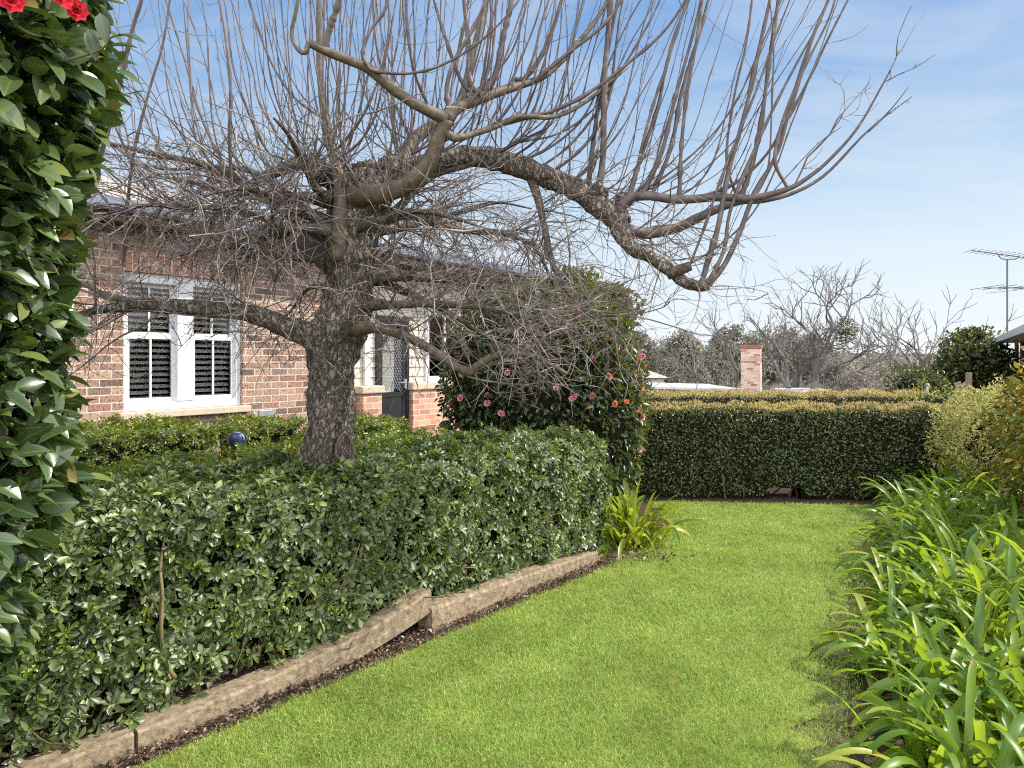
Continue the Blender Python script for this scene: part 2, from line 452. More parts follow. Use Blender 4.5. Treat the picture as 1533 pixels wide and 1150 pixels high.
M = {}
M['brick'] = brick_mat('tapestry_brick', [(0.15, 0.098, 0.085), (0.31, 0.20, 0.155), (0.40, 0.275, 0.205), (0.28, 0.15, 0.118), (0.43, 0.305, 0.235), (0.12, 0.084, 0.078)], (0.54, 0.48, 0.42), fleck=1.0)
M['soldier'] = brick_mat('soldier_brick', [(0.34, 0.16, 0.115), (0.44, 0.25, 0.185), (0.38, 0.19, 0.14)], (0.6, 0.52, 0.45), vertical=True, fleck=0.4)
M['pier_brick'] = brick_mat('pier_brick', [(0.46, 0.22, 0.15), (0.55, 0.33, 0.24), (0.32, 0.12, 0.085), (0.58, 0.38, 0.28), (0.52, 0.3, 0.21)], (0.62, 0.52, 0.43), fleck=0.25)
M['chimney_brick'] = brick_mat('chimney_brick', [(0.55, 0.42, 0.34), (0.62, 0.5, 0.43), (0.36, 0.14, 0.08), (0.6, 0.47, 0.4)], (0.6, 0.52, 0.46), fleck=0.2)
M['dark_brick'] = brick_mat('dark_red_brick', [(0.2, 0.06, 0.05), (0.28, 0.09, 0.07)], (0.3, 0.22, 0.2), fleck=0.3)
M['coping'] = noise_mat('coping_stone', [(0.3, (0.42, 0.35, 0.26)), (0.7, (0.55, 0.47, 0.37))], scale=14, rough=0.85, bump=0.2, dist=0.004)
M['white_paint'] = flat_mat('white_paint', (0.64, 0.65, 0.68), rough=0.4, var=0.03)
M['slat'] = flat_mat('slat_white', (0.9, 0.9, 0.88), rough=0.4, var=0.02)
M['cream_board'] = flat_mat('cream_board', (0.55, 0.50, 0.42), rough=0.55, var=0.05)
M['gutter'] = flat_mat('blue_grey_gutter', (0.16, 0.19, 0.27), rough=0.4)
M['fascia'] = flat_mat('brown_timber', (0.10, 0.065, 0.045), rough=0.7)
M['roof'] = noise_mat('pale_roof', [(0.3, (0.30, 0.26, 0.235)), (0.7, (0.38, 0.34, 0.315))], scale=9, rough=0.75, bump=0.15, dist=0.004)
M['charcoal'] = flat_mat('charcoal_metal', (0.022, 0.024, 0.028), rough=0.35, spec=0.5)
M['grey_metal'] = flat_mat('grey_metal', (0.32, 0.34, 0.37), rough=0.35, spec=0.5, metal=0.3)
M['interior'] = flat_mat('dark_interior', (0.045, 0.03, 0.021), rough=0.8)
M['curtain'] = flat_mat('brown_curtain', (0.30, 0.15, 0.07), rough=0.9)
M['pale_panel'] = flat_mat('pale_panel', (0.62, 0.60, 0.52), rough=0.6)
def glass_mat(name, tint=0.9):
    m, N, Lk, bs, out = new_mat(name)
    N.remove(bs)
    tr = N.new('ShaderNodeBsdfTransparent'); tr.inputs[0].default_value = (tint, tint, tint, 1)
    gl = N.new('ShaderNodeBsdfGlossy'); gl.inputs['Roughness'].default_value = 0.02
    fr = N.new('ShaderNodeFresnel'); fr.inputs[0].default_value = 1.45
    mx = N.new('ShaderNodeMixShader'); Lk.new(fr.outputs[0], mx.inputs[0]); Lk.new(tr.outputs[0], mx.inputs[1]); Lk.new(gl.outputs[0], mx.inputs[2])
    Lk.new(mx.outputs[0], out.inputs['Surface'])
    return m
M['glass'] = glass_mat('window_glass')
M['bark'] = bark_mat('old_bark', (0.05, 0.039, 0.033), (0.27, 0.225, 0.19), (0.60, 0.53, 0.47), scale=21, stretch=0.42, bump=0.9, dist=0.03)
M['limb_bark'] = bark_mat('limb_bark', (0.045, 0.035, 0.03), (0.14, 0.11, 0.095), (0.28, 0.24, 0.22), scale=22, stretch=1.0, bump=0.6, dist=0.008)
M['smooth_bark'] = noise_mat('smooth_bark', [(0.3, (0.06, 0.045, 0.032)), (0.55, (0.125, 0.098, 0.072)), (0.75, (0.22, 0.185, 0.145))], scale=26, rough=0.6, bump=0.35, dist=0.004)
M['shoot'] = noise_mat('shoot_bark', [(0.3, (0.055, 0.043, 0.041)), (0.55, (0.11, 0.087, 0.083)), (0.75, (0.21, 0.178, 0.17))], scale=14, rough=0.5, bump=0.2, dist=0.002)
M['twig'] = noise_mat('twig_bark', [(0.28, (0.075, 0.058, 0.052)), (0.5, (0.145, 0.118, 0.107)), (0.70, (0.45, 0.40, 0.37))], scale=7, rough=0.6, bump=0)
M['far_bark'] = noise_mat('far_bark', [(0.3, (0.095, 0.082, 0.078)), (0.7, (0.19, 0.17, 0.16))], scale=2, rough=0.8, bump=0)
M['gum_bark'] = noise_mat('gum_bark', [(0.3, (0.32, 0.30, 0.27)), (0.7, (0.5, 0.48, 0.44))], scale=2, rough=0.8, bump=0)
M['stem'] = noise_mat('hedge_stem', [(0.3, (0.10, 0.075, 0.035)), (0.7, (0.22, 0.17, 0.085))], scale=12, rough=0.7, bump=0.2, dist=0.003)
M['core'] = noise_mat('dark_core_fill', [(0.35, (0.008, 0.009, 0.005)), (0.65, (0.028, 0.024, 0.014))], scale=30, rough=0.95, bump=0.6, dist=0.03, spec=0.05)  # near-black solid filler, added to block light and paint the shade inside foliage
M['soil'] = noise_mat('soil', [(0.3, (0.03, 0.02, 0.015)), (0.55, (0.075, 0.052, 0.04)), (0.75, (0.13, 0.095, 0.075))], scale=28, rough=0.95, bump=0.8, dist=0.02, spec=0.1)
M['gravel'] = noise_mat('pale_gravel', [(0.3, (0.32, 0.27, 0.23)), (0.7, (0.52, 0.46, 0.40))], scale=40, rough=0.95, bump=0.6, dist=0.01, spec=0.1)
M['ground'] = noise_mat('rough_ground', [(0.3, (0.07, 0.065, 0.035)), (0.7, (0.14, 0.12, 0.07))], scale=0.4, rough=0.95, bump=0, spec=0.1)
M['kerb'] = noise_mat('old_concrete', [(0.28, (0.07, 0.055, 0.042)), (0.42, (0.19, 0.15, 0.105)), (0.58, (0.29, 0.225, 0.15)), (0.75, (0.42, 0.36, 0.29))], scale=30, detail=10, rough=0.95, bump=0.9, dist=0.012, spec=0.15)
M['lawn'] = noise_mat('turf', [(0.3, (0.08, 0.105, 0.02)), (0.55, (0.17, 0.21, 0.045)), (0.75, (0.27, 0.27, 0.10))], scale=9, detail=8, rough=0.9, bump=0.5, dist=0.01, spec=0.1)
M['grass'] = leaf_mat('grass_blade', [(0.0, (0.07, 0.14, 0.03)), (0.4, (0.24, 0.39, 0.08)), (0.85, (0.41, 0.55, 0.13)), (0.95, (0.56, 0.50, 0.2)), (1.0, (0.62, 0.53, 0.28))], rough=0.55, spec=0.25, trans=0.38, tcol=(0.42, 0.52, 0.08))
def dry_patches(m, col=(0.46, 0.47, 0.15), amount=0.32):
    N, Lk = m.node_tree.nodes, m.node_tree.links
    bs = N['Principled BSDF']; src = bs.inputs['Base Color'].links[0].from_socket
    tc = N.new('ShaderNodeTexCoord'); out = None
    for sc_, lo, hi in ((1.1, 0.48, 0.72), (6.0, 0.52, 0.74)):
        nz = N.new('ShaderNodeTexNoise'); nz.inputs['Scale'].default_value = sc_; nz.inputs['Detail'].default_value = 4
        Lk.new(tc.outputs['Object'], nz.inputs['Vector'])
        mr = N.new('ShaderNodeMapRange'); mr.inputs[1].default_value = lo; mr.inputs[2].default_value = hi; mr.inputs[4].default_value = amount
        Lk.new(nz.outputs['Fac'], mr.inputs[0])
        mx = N.new('ShaderNodeMixRGB'); Lk.new(mr.outputs[0], mx.inputs[0]); Lk.new(src, mx.inputs[1]); mx.inputs[2].default_value = (*col, 1)
        src = mx.outputs[0]
    Lk.new(src, bs.inputs['Base Color'])
dry_patches(M['grass']); dry_patches(M['lawn'], (0.30, 0.28, 0.10))
M['hedge'] = leaf_mat('hedge_leaf', [(0.0, (0.05, 0.078, 0.028)), (0.5, (0.092, 0.13, 0.043)), (0.85, (0.14, 0.185, 0.055)), (1.0, (0.24, 0.29, 0.085))], rough=0.42, spec=0.8, trans=0.22, tcol=(0.22, 0.34, 0.03))
M['hedge_new'] = leaf_mat('hedge_new_growth', [(0.0, (0.09, 0.16, 0.025)), (0.7, (0.17, 0.25, 0.035)), (1.0, (0.30, 0.32, 0.04))], rough=0.4, spec=0.4, trans=0.4, tcol=(0.4, 0.5, 0.04))
M['bed_hedge'] = leaf_mat('bed_hedge_leaf', [(0.0, (0.045, 0.075, 0.016)), (0.6, (0.10, 0.15, 0.024)), (0.9, (0.22, 0.26, 0.04)), (1.0, (0.42, 0.38, 0.04))], rough=0.34, spec=0.55, trans=0.3, tcol=(0.34, 0.42, 0.03))
M['far_hedge'] = leaf_mat('far_hedge_leaf', [(0.0, (0.038, 0.062, 0.024)), (0.6, (0.078, 0.112, 0.04)), (1.0, (0.15, 0.175, 0.055))], rough=0.3, spec=0.6, trans=0.15, tcol=(0.15, 0.2, 0.03))
M['hedge_tip'] = leaf_mat('bronze_tip_leaf', [(0.0, (0.26, 0.30, 0.07)), (0.5, (0.52, 0.46, 0.18)), (1.0, (0.68, 0.52, 0.30))], rough=0.45, spec=0.4, trans=0.4, tcol=(0.6, 0.36, 0.12))
M['camellia'] = leaf_mat('camellia_leaf', [(0.0, (0.026, 0.048, 0.02)), (0.5, (0.048, 0.082, 0.03)), (0.85, (0.08, 0.125, 0.038)), (0.97, (0.15, 0.21, 0.05)), (1.0, (0.20, 0.13, 0.05))], rough=0.3, spec=0.7, trans=0.13, tcol=(0.17, 0.27, 0.035))
veined(M['camellia'])
M['pink_camellia'] = leaf_mat('pink_camellia_leaf', [(0.0, (0.015, 0.03, 0.014)), (0.7, (0.035, 0.06, 0.022)), (1.0, (0.075, 0.105, 0.028))], rough=0.3, spec=0.6, trans=0.22, tcol=(0.35, 0.38, 0.03))
M['sun_tint_leaf'] = leaf_mat('sun_tinted_leaf', [(0.0, (0.12, 0.14, 0.02)), (0.55, (0.28, 0.22, 0.03)), (1.0, (0.42, 0.2, 0.05))], rough=0.4, spec=0.5, trans=0.45, tcol=(0.65, 0.42, 0.03))
M['orange_leaf'] = leaf_mat('bronzing_leaf', [(0.0, (0.08, 0.12, 0.02)), (0.45, (0.22, 0.25, 0.035)), (0.85, (0.42, 0.30, 0.05)), (1.0, (0.52, 0.2, 0.06))], rough=0.33, spec=0.6, trans=0.4, tcol=(0.6, 0.4, 0.03))
M['variegated'] = leaf_mat('variegated_leaf', [(0.0, (0.26, 0.27, 0.06)), (0.5, (0.50, 0.48, 0.17)), (1.0, (0.66, 0.62, 0.32))], rough=0.45, spec=0.4, trans=0.35, tcol=(0.6, 0.55, 0.12))
M['strap'] = leaf_mat('strap_leaf', [(0.0, (0.07, 0.15, 0.018)), (0.6, (0.13, 0.235, 0.026)), (0.93, (0.22, 0.32, 0.036)), (1.0, (0.36, 0.34, 0.06))], rough=0.36, spec=0.5, trans=0.5, tcol=(0.46, 0.58, 0.035))
veined(M['strap'], (0.20, 0.33, 0.05), 0.3, parallel=True, tip=(0.35, 0.25, 0.09))
M['strap_sun_tint'] = leaf_mat('sun_tinted_strap_leaf', [(0.0, (0.07, 0.14, 0.014)), (0.6, (0.16, 0.24, 0.02)), (1.0, (0.36, 0.36, 0.04))], rough=0.35, spec=0.5, trans=0.5, tcol=(0.5, 0.55, 0.03))  # yellower copy of the strap leaf, sunlight put into its colour
M['red_petal'] = leaf_mat('red_petal', [(0.0, (0.50, 0.012, 0.03)), (1.0, (0.72, 0.04, 0.07))], rough=0.5, spec=0.3, trans=0.3, tcol=(0.9, 0.1, 0.12))
M['pink_petal'] = leaf_mat('pink_petal', [(0.0, (0.62, 0.2, 0.28)), (1.0, (0.80, 0.42, 0.50))], rough=0.5, spec=0.3, trans=0.3, tcol=(0.9, 0.4, 0.5))
M['coral_petal'] = leaf_mat('coral_petal', [(0.0, (0.6, 0.12, 0.06)), (1.0, (0.78, 0.3, 0.18))], rough=0.5, spec=0.3, trans=0.35, tcol=(0.95, 0.4, 0.2))
M['dark_tree'] = leaf_mat('dark_tree_leaf', [(0.0, (0.022, 0.036, 0.018)), (0.5, (0.05, 0.072, 0.026)), (0.9, (0.12, 0.14, 0.035)), (1.0, (0.2, 0.2, 0.05))], rough=0.4, spec=0.5, trans=0.2, tcol=(0.25, 0.28, 0.04))
M['gum'] = leaf_mat('gum_leaf', [(0.0, (0.15, 0.14, 0.125)), (0.6, (0.22, 0.205, 0.18)), (1.0, (0.30, 0.285, 0.21))], rough=0.6, spec=0.3, trans=0.2, tcol=(0.22, 0.22, 0.13))
M['wood_far'] = leaf_mat('distant_wood_leaf', [(0.0, (0.19, 0.165, 0.16)), (0.6, (0.26, 0.23, 0.215)), (1.0, (0.31, 0.30, 0.22))], rough=0.8, spec=0.1, trans=0.1, tcol=(0.25, 0.22, 0.18))
M['olive_tree'] = leaf_mat('olive_tree_leaf', [(0.0, (0.05, 0.055, 0.022)), (1.0, (0.16, 0.13, 0.06))], rough=0.5, spec=0.4, trans=0.25, tcol=(0.3, 0.25, 0.08))
M['dead_leaf'] = leaf_mat('dead_leaf', [(0.0, (0.035, 0.026, 0.02)), (0.6, (0.115, 0.078, 0.056)), (0.93, (0.24, 0.175, 0.125)), (1.0, (0.45, 0.38, 0.30))], rough=0.8, spec=0.2, trans=0.1, tcol=(0.3, 0.15, 0.08))
M['timber'] = noise_mat('weathered_timber', [(0.3, (0.25, 0.20, 0.13)), (0.7, (0.42, 0.35, 0.25))], scale=12, rough=0.85, bump=0.3, dist=0.004, vec_scale=(1, 1, 0.1))
M['blue'] = flat_mat('navy_plastic', (0.018, 0.028, 0.075), rough=0.35)
M['red_tile'] = noise_mat('red_tile', [(0.3, (0.22, 0.085, 0.06)), (0.7, (0.34, 0.15, 0.11))], scale=6, rough=0.8, bump=0.2, dist=0.01)
M['white_roof'] = flat_mat('white_sheet_roof', (0.48, 0.48, 0.52), rough=0.45)
M['mauve_wall'] = flat_mat('mauve_board', (0.26, 0.23, 0.26), rough=0.7)
M['antenna_metal'] = flat_mat('dull_aluminium', (0.11, 0.115, 0.13), rough=0.5)
M['wire'] = flat_mat('black_cable', (0.03, 0.03, 0.035), rough=0.6)

# ------------------------------------------------------------------ ground
def gz(y):
    return np.interp(y, [-1e4, 11.5, 28, 80, 170, 420, 3000], [0, 0, -3.3, -5.5, -7.5, -3.0, 30.0])
gx = np.concatenate([np.linspace(-900, -20, 12), np.linspace(-15, 25, 14), np.linspace(32, 900, 12)])
gy = np.array([-40, -10, 0, 4, 8, 10, 11.5, 13, 16, 20, 24, 28, 35, 45, 60, 80, 110, 140, 170, 220, 300, 420, 700, 1200, 2000])
GX, GY = np.meshgrid(gx, gy)
gV = np.stack([GX.ravel(), GY.ravel(), gz(GY.ravel()) - 0.012], axis=1)
nx = len(gx)
gi = (np.arange(len(gy) - 1)[:, None] * nx + np.arange(nx - 1)[None, :]).ravel()
structure(obj('ground', (gV, np.stack([gi, gi + 1, gi + nx + 1, gi + nx], axis=1)), M['ground']))

L0, SU, HN = A(-1.47, 2.66), A(0.648, 0.761), A(0.761, -0.648)
def HP(s, o, z):
    """hedge frame: s along the lawn edge, o behind it, z up"""
    s, o, z = np.broadcast_arrays(np.asarray(s, float), np.asarray(o, float), np.asarray(z, float))
    xy = L0 + s[..., None] * SU - o[..., None] * HN
    return np.concatenate([xy, z[..., None]], axis=-1)
def poly_sheet(name, xy, z, mat):
    me = bpy.data.meshes.new(name)
    me.from_pydata([(x, y, z) for x, y in xy], [], [list(range(len(xy)))])
    return structure(link(name, me, mat))
lawn_left = [tuple(L0 + SU * s) for s in (-4.5, 0, 2, 3.9)]
lawn_xy = [(-4.4, -0.8)] and [lawn_left[0], (1.3, -1.2), (1.20, 1.8), (1.36, 2.66), (2.0, 3.95), (3.1, 5.6), (4.3, 7.38), (1.5, 7.62), (1.55, 6.6), (1.30, 6.05)] + lawn_left[:0:-1]
sheet_xy = [lawn_left[0], (1.1, -1.2), (0.98, 1.8), (1.14, 2.66), (1.80, 3.95), (2.95, 5.6), (4.2, 7.38), (1.5, 7.62), (1.55, 6.6), (1.30, 6.05)] + lawn_left[:0:-1]
rj = np.array(sheet_xy[1:7]); jag = []
for a_, b_ in zip(rj[:-1], rj[1:]):
    for t_ in np.arange(0, 1, 0.045): jag.append(tuple(a_ * (1 - t_) + b_ * t_ + np.array([rng.normal() * 0.035 + 0.05 * math.sin(t_ * 19 + a_[1] * 5), 0])))
sheet_xy = [sheet_xy[0]] + jag + sheet_xy[6:]
poly_sheet('lawn', sheet_xy, 0.0, M['lawn'])
poly_sheet('garden_bed', [(-4.6, -0.6), (1.25, 5.6), (1.6, 6.6), (1.45, 7.75), (1.2, 11.4), (-9, 11.4), (-9, 0)], -0.004, M['soil'])
poly_sheet('border_bed', [(1.3, -1.2), (7, -1.2), (7, 8.6), (1.4, 8.6), (1.45, 7.5), (4.4, 7.3), (3.0, 5.5), (1.9, 3.9), (1.15, 2.3)], -0.008, M['soil'])
poly_sheet('path', [(1.2, 8.65), (7, 8.55), (7, 9.75), (1.2, 9.9)], -0.006, M['gravel'])
# low bank of soil the hedge stands in
bs_, bo_ = np.meshgrid(np.linspace(-3.0, 3.55, 30), np.linspace(0.20, 5.1, 20), indexing='ij')
bz = 0.072 + 0.012 * wob(HP(bs_, bo_, 0), 3) + 0.03 * (bo_ - 0.2)
bV = HP(bs_, bo_, bz).reshape(-1, 3)
bi = (np.arange(29)[:, None] * 20 + np.arange(19)[None, :]).ravel()
structure(obj('raised_bed', (bV, np.stack([bi, bi + 20, bi + 21, bi + 1], axis=1)), M['soil']))

# ------------------------------------------------------------------ grass
def in_poly(pts, poly):
    x, y = pts[:, 0], pts[:, 1]; c = np.zeros(len(pts), bool)
    n = len(poly)
    for i in range(n):
        x1, y1 = poly[i]; x2, y2 = poly[(i + 1) % n]
        if y1 == y2: continue
        c ^= ((y1 > y) != (y2 > y)) & (x < (x2 - x1) * (y - y1) / (y2 - y1) + x1)
    return c
NG = 620000
u = rng.uniform(0, 1, NG)
gy_ = 1 / (1 / 2.35 - u * (1 / 2.35 - 1 / 7.7))            # density falls with distance squared
gx_ = rng.uniform(-2.0, 4.6, NG)
keep = np.abs(gx_ / gy_) < 0.80
pts = np.stack([gx_, gy_], 1)[keep]
jit = pts + rng.normal(size=pts.shape) * 0.018
pts = pts[in_poly(jit, lawn_xy)]
thin = wob(np.column_stack([pts, np.zeros(len(pts))]), 2.6, 3)
# worn, sparser turf beside the border leaves
edge_d = np.abs((pts[:, 0] - 1.36) - (pts[:, 1] - 2.66) * 0.56)
pts = pts[(rng.uniform(size=len(pts)) < np.clip(0.22 + edge_d * 1.7, 0, 1) * (0.88 + 0.12 * thin))]
n = len(pts)
base = np.column_stack([pts, np.full(n, 0.001)])
k = np.clip(pts[:, 1] / 3.0, 0.85, 2.2)
L = rng.uniform(0.016, 0.034, n) * (0.9 + 0.18 * wob(base, 5, 1)) * (0.85 + 0.15 * k)
al = np.column_stack([rng.normal(size=(n, 2)) * 0.62, np.ones(n)])
GT = (A([-0.5, 0, 0], [0.5, 0, 0], [-0.42, 0.55, 0.0], [0.42, 0.55, 0.0], [0, 1, -0.25]).reshape(5, 3), np.array([[0, 1, 3], [0, 3, 2], [2, 3, 4]]))
g_ = obj('grass', leaves(base, al, np.column_stack([rng.normal(size=(n, 2)), np.full(n, 0.1)]), L, 0.0022 * k * rng.uniform(0.7, 1.3, n), GT), M['grass'])
tag(g_, 'short mown bright green lawn grass', 'grass', kind='stuff')

# ------------------------------------------------------------------ concrete edging
def kerb(name, s0, s1, o0, o1, h0, h1, label, lift0=0.0, lift1=0.0, w=0.125, end_round=False):
    ns = max(10, int((s1 - s0) * 30))
    s = np.linspace(s0, s1, ns); f = (s - s0) / (s1 - s0)
    prof_o = np.array([0, 0, 0.0, 0.012, 0.06, w, w])
    prof_h = np.array([0, 0.45, 0.88, 1.0, 1.0, 1.0, 0.0])
    V = []
    for i in range(ns):
        o = (o0 + (o1 - o0) * f[i]) + prof_o
        h = h0 + (h1 - h0) * f[i]; l = lift0 + (lift1 - lift0) * f[i] ** 3
        z = -0.03 * (prof_h == 0) + l + prof_h * h
        V.append(HP(np.full(7, s[i]), o, z))
    V = np.concatenate(V)
    V = V + (0.003 * wob(V, 7) + 0.003 * wob(V, 31))[:, None] * np.array([HN[0], HN[1], 0.8])
    i = np.arange(ns - 1)[:, None] * 7 + np.arange(7)[None, :]
    j = np.arange(ns - 1)[:, None] * 7 + (np.arange(7)[None, :] + 1) % 7
    Fq = np.stack([i, i + 7, j + 7, j], -1).reshape(-1, 4)
    me = bpy.data.meshes.new(name)
    faces = Fq.tolist() + [list(range(6, -1, -1)), list(range((ns - 1) * 7, ns * 7))]
    me.from_pydata(V.tolist(), [], faces)
    o = link(name, me, M['kerb']); tag(o, label, 'kerb', 'concrete kerb pieces edging the hedge bed')
    return o
kerb('concrete_kerb', -3.2, 0.035, 0.10, 0.10, 0.085, 0.088, 'near concrete kerb piece at the bottom left corner, left of the jagged crack')
kerb('concrete_kerb', 0.05, 1.66, 0.10, 0.10, 0.088, 0.092, 'long kerb piece between the crack and the step, its far end pushed up out of line', 0, 0.15)
kerb('concrete_kerb', 1.655, 2.62, 0.088, 0.10, 0.142, 0.115, 'middle kerb piece just past the lifted end, with yellow lichen on its face')
kerb('concrete_kerb', 2.628, 3.42, 0.10, 0.10, 0.112, 0.09, 'last kerb piece ending near the strappy clump at the hedge corner')
slab = kerb('edging_slab', 3.43, 3.9, 0.02, 0.0, 0.02, 0.018, 'low flat concrete strip between the last kerb and the strappy clump', w=0.3)

# leaf litter along the kerb
n = 4200
ss = rng.uniform(-0.6, 3.6, n); oo = rng.beta(2.2, 1.6, n) * 0.17 - 0.025
st = np.abs(ss - 1.68) < 0.25
oo[st] += 0.03
lit = HP(ss, oo, 0.004 + rng.uniform(0, 0.022, n))
n2 = 900
lit2 = HP(rng.uniform(-1.5, 3.3, n2), rng.uniform(0.16, 0.5, n2), 0.125 + rng.uniform(0, 0.03, n2))
lit = np.concatenate([lit, lit2]); n = len(lit)
sz = rng.uniform(0.008, 0.03, n)
n3 = 60
lit3 = np.column_stack([rng.normal(1.12, 0.16, n3), rng.normal(5.42, 0.10, n3), rng.uniform(0.01, 0.05, n3)])
lit = np.concatenate([lit, lit3]); sz = np.concatenate([sz, rng.uniform(0.03, 0.05, n3)]); n = len(lit)
lt = obj('leaf_litter', leaves(lit, rnd(n) * A(1, 1, 0.35), rnd(n) * 0.5 + A(0, 0, 1), sz, sz * rng.uniform(0.25, 0.7, n), leaf_tpl(2, 'elliptic', 0.5, 0.3)), M['dead_leaf'])
tag(lt, 'brown fallen leaves and bark bits along the foot of the kerb', 'leaf litter', kind='stuff')

# ------------------------------------------------------------------ hedges
def hedge_samples(n, s0, s1, o0, o1, z0, z1, frame, lump=0.05, depth=0.05, faces=('front', 'top', 'end0', 'end1', 'back'), rcorner=0.10, seed=0.0):
    """random points in the leafy skin of a clipped hedge, with outward directions"""
    S, O, H = s1 - s0, o1 - o0, z1 - z0
    area = {'front': S * H, 'back': S * H * 0.3, 'top': S * O, 'end0': O * H, 'end1': O * H}
    tot = sum(area[f] for f in faces)
    q, nn = [], []
    for f in faces:
        m = int(n * area[f] / tot)
        a, b = rng.uniform(0, 1, m), rng.uniform(0, 1, m)
        z = np.zeros(m)
        if f == 'front': p = [s0 + a * S, o0 + z, z0 + b * H]; d = (0, -1, 0)
        if f == 'back': p = [s0 + a * S, o1 + z, z1 - b * H * 0.3]; d = (0, 1, 0)
        if f == 'top': p = [s0 + a * S, o0 + b * O, z1 + z]; d = (0, 0, 1)
        if f == 'end0': p = [s0 + z, o0 + a * O, z0 + b * H]; d = (-1, 0, 0)
        if f == 'end1': p = [s1 + z, o0 + a * O, z0 + b * H]; d = (1, 0, 0)
        q.append(np.stack(p, 1)); nn.append(np.tile(np.array(d, float), (m, 1)))
    q, nn = np.concatenate(q), np.concatenate(nn)
    # round the corners: pull towards an inner box
    lo = np.array([s0 + rcorner, o0 + rcorner, z0 - 1]); hi = np.array([s1 - rcorner, o1 - rcorner, z1 - rcorner])
    c = np.clip(q, lo, hi)
    d = q - c; dl = np.linalg.norm(d, axis=1, keepdims=True)
    out = np.where(dl > 1e-6, d / np.maximum(dl, 1e-6), nn)
    q = c + out * np.minimum(dl, rcorner)
    amp = lump * wob(q, 3.3, seed) + lump * 0.6 * wob(q, 8.5, seed + 1)
    q = q + out * (amp - rng.exponential(depth, len(q)) + 0.3 * depth)[:, None]
    w = frame(q[:, 0], q[:, 1], q[:, 2])
    e = frame(q[:, 0] + out[:, 0], q[:, 1] + out[:, 1], q[:, 2] + out[:, 2])
    return w, unit(e - w), q
def hedge_core(s0, s1, o0, o1, z0, z1, frame, seed=0.0):
    ns, no, nz_ = max(6, int((s1 - s0) * 8)), 6, 8
    # a lumpy closed loop of cross-sections
    prof = [(0, z) for z in np.linspace(0, 0.88, nz_)] + [(0.10, 1.0), (0.5, 1.02), (0.90, 1.0)] + [(1, z) for z in np.linspace(0.88, 0, nz_)]
    prof = np.array(prof); k = len(prof)
    V = []
    for s in np.linspace(s0, s1, ns):
        q = np.stack([np.full(k, s), o0 + prof[:, 0] * (o1 - o0), z0 + prof[:, 1] * (z1 - z0)], 1)
        q[:, 1] += 0.03 * wob(q, 5, seed); q[:, 2] += 0.03 * wob(q, 6, seed + 2) * (prof[:, 1] > 0.1)
        V.append(frame(q[:, 0], q[:, 1], q[:, 2]))
    V = np.concatenate(V)
    i = (np.arange(ns - 1)[:, None] * k + np.arange(k - 1)[None, :])
    Fq = np.stack([i, i + k, i + k + 1, i + 1], -1).reshape(-1, 4)
    capf = []
    for r in (0, ns - 1):
        b = r * k
        for a in range(k // 2 - 1):
            f = [b + a, b + a + 1, b + k - 2 - a, b + k - 1 - a]
            capf.append(f if r else f[::-1])
    return V, np.concatenate([Fq, np.array(capf)])
def wig(Pst, d, L, n, w=0.15, grav=0.0):
    """wiggly centre lines starting at Pst heading d"""
    B = len(Pst)
    pts = [Pst]; dd = unit(d)
    step = (np.broadcast_to(np.asarray(L, float), (B,)) / (n - 1))[:, None]
    for i in range(n - 1):
        dd = unit(dd + w * rnd(B) + np.array([0, 0, grav]))
        pts.append(pts[-1] + dd * step)
    return np.stack(pts, 1)

ob4 = leaf_tpl(4, 'obovate', 0.22, 0.18)
ob3 = leaf_tpl(3, 'obovate', 0.22, 0.18)
el2 = leaf_tpl(2, 'elliptic', 0.3, 0.12)
el3 = leaf_tpl(3, 'elliptic', 0.3, 0.15)
el5 = leaf_tpl(6, 'elliptic', 0.22, 0.16)

TRUNK_XY = A(-1.15, 4.27)
# front hedge
h = thing('clipped_hedge', 'long glossy green hedge along the kerb with the bare tree rising out of it', 'hedge', (float(L0[0]), float(L0[1]), 0))
def rel(VF, o):
    return VF[0] - np.array(o.location), VF[1]
w, e, q = hedge_samples(15000, -1.6, 3.78, 0.20, 1.15, 0.10, 0.95, HP, lump=0.055, depth=0.06, faces=('front', 'top', 'end1', 'back'), rcorner=0.14)
# thinner near the ground and in a few worn gaps
gap = wob(w, 2.1, 5) + 0.5 * wob(w, 5.3, 2)
pr = np.clip(np.where(q[:, 0] > 0.9, 0.85, 0.55) + (q[:, 2] - 0.12) * 2.0, 0.0, 1) * np.where((gap > 0.55) & (q[:, 1] < 0.5), 0.5, 1)
dt = np.linalg.norm(w[:, :2] - TRUNK_XY, axis=1)
kp = (rng.uniform(size=len(w)) < pr) & (dt > 0.19)
w, e = w[kp], e[kp]
ax = unit(e + 0.45 * rnd(len(w)) + A(0, 0, 0.25))
newg = rng.uniform(size=len(w)) < 0.09
szr = rng.uniform(0.75, 1.25, len(w))
VF = rosettes(w[~newg], ax[~newg], 7, 0.046 * szr[~newg], 0.021 * szr[~newg], ob4)
obj('foliage', rel(VF, h), M['hedge'], h)
VF = rosettes(w[newg] + e[newg] * 0.02, ax[newg], 7, 0.030 * szr[newg], 0.012 * szr[newg], ob3, tilt=(15, 65))
tg = obj('new_growth', rel(VF, h), M['hedge_new'], h); tg['label'] = 'yellow green young leaf tips'
obj('dark_core', rel(hedge_core(-1.7, 3.62, 0.40, 1.08, 0.10, 0.84, HP), h), M['core'], h)  # solid filler behind the leaves, coloured dark for the shade in there
ns = 190
s_ = rng.uniform(-1.4, 3.5, ns)
st = wig(HP(s_, rng.uniform(0.26, 0.44, ns), np.full(ns, 0.10)), np.column_stack([rng.normal(size=(ns, 2)) * 0.45, np.ones(ns)]), rng.uniform(0.3, 0.75, ns), 9, 0.22)
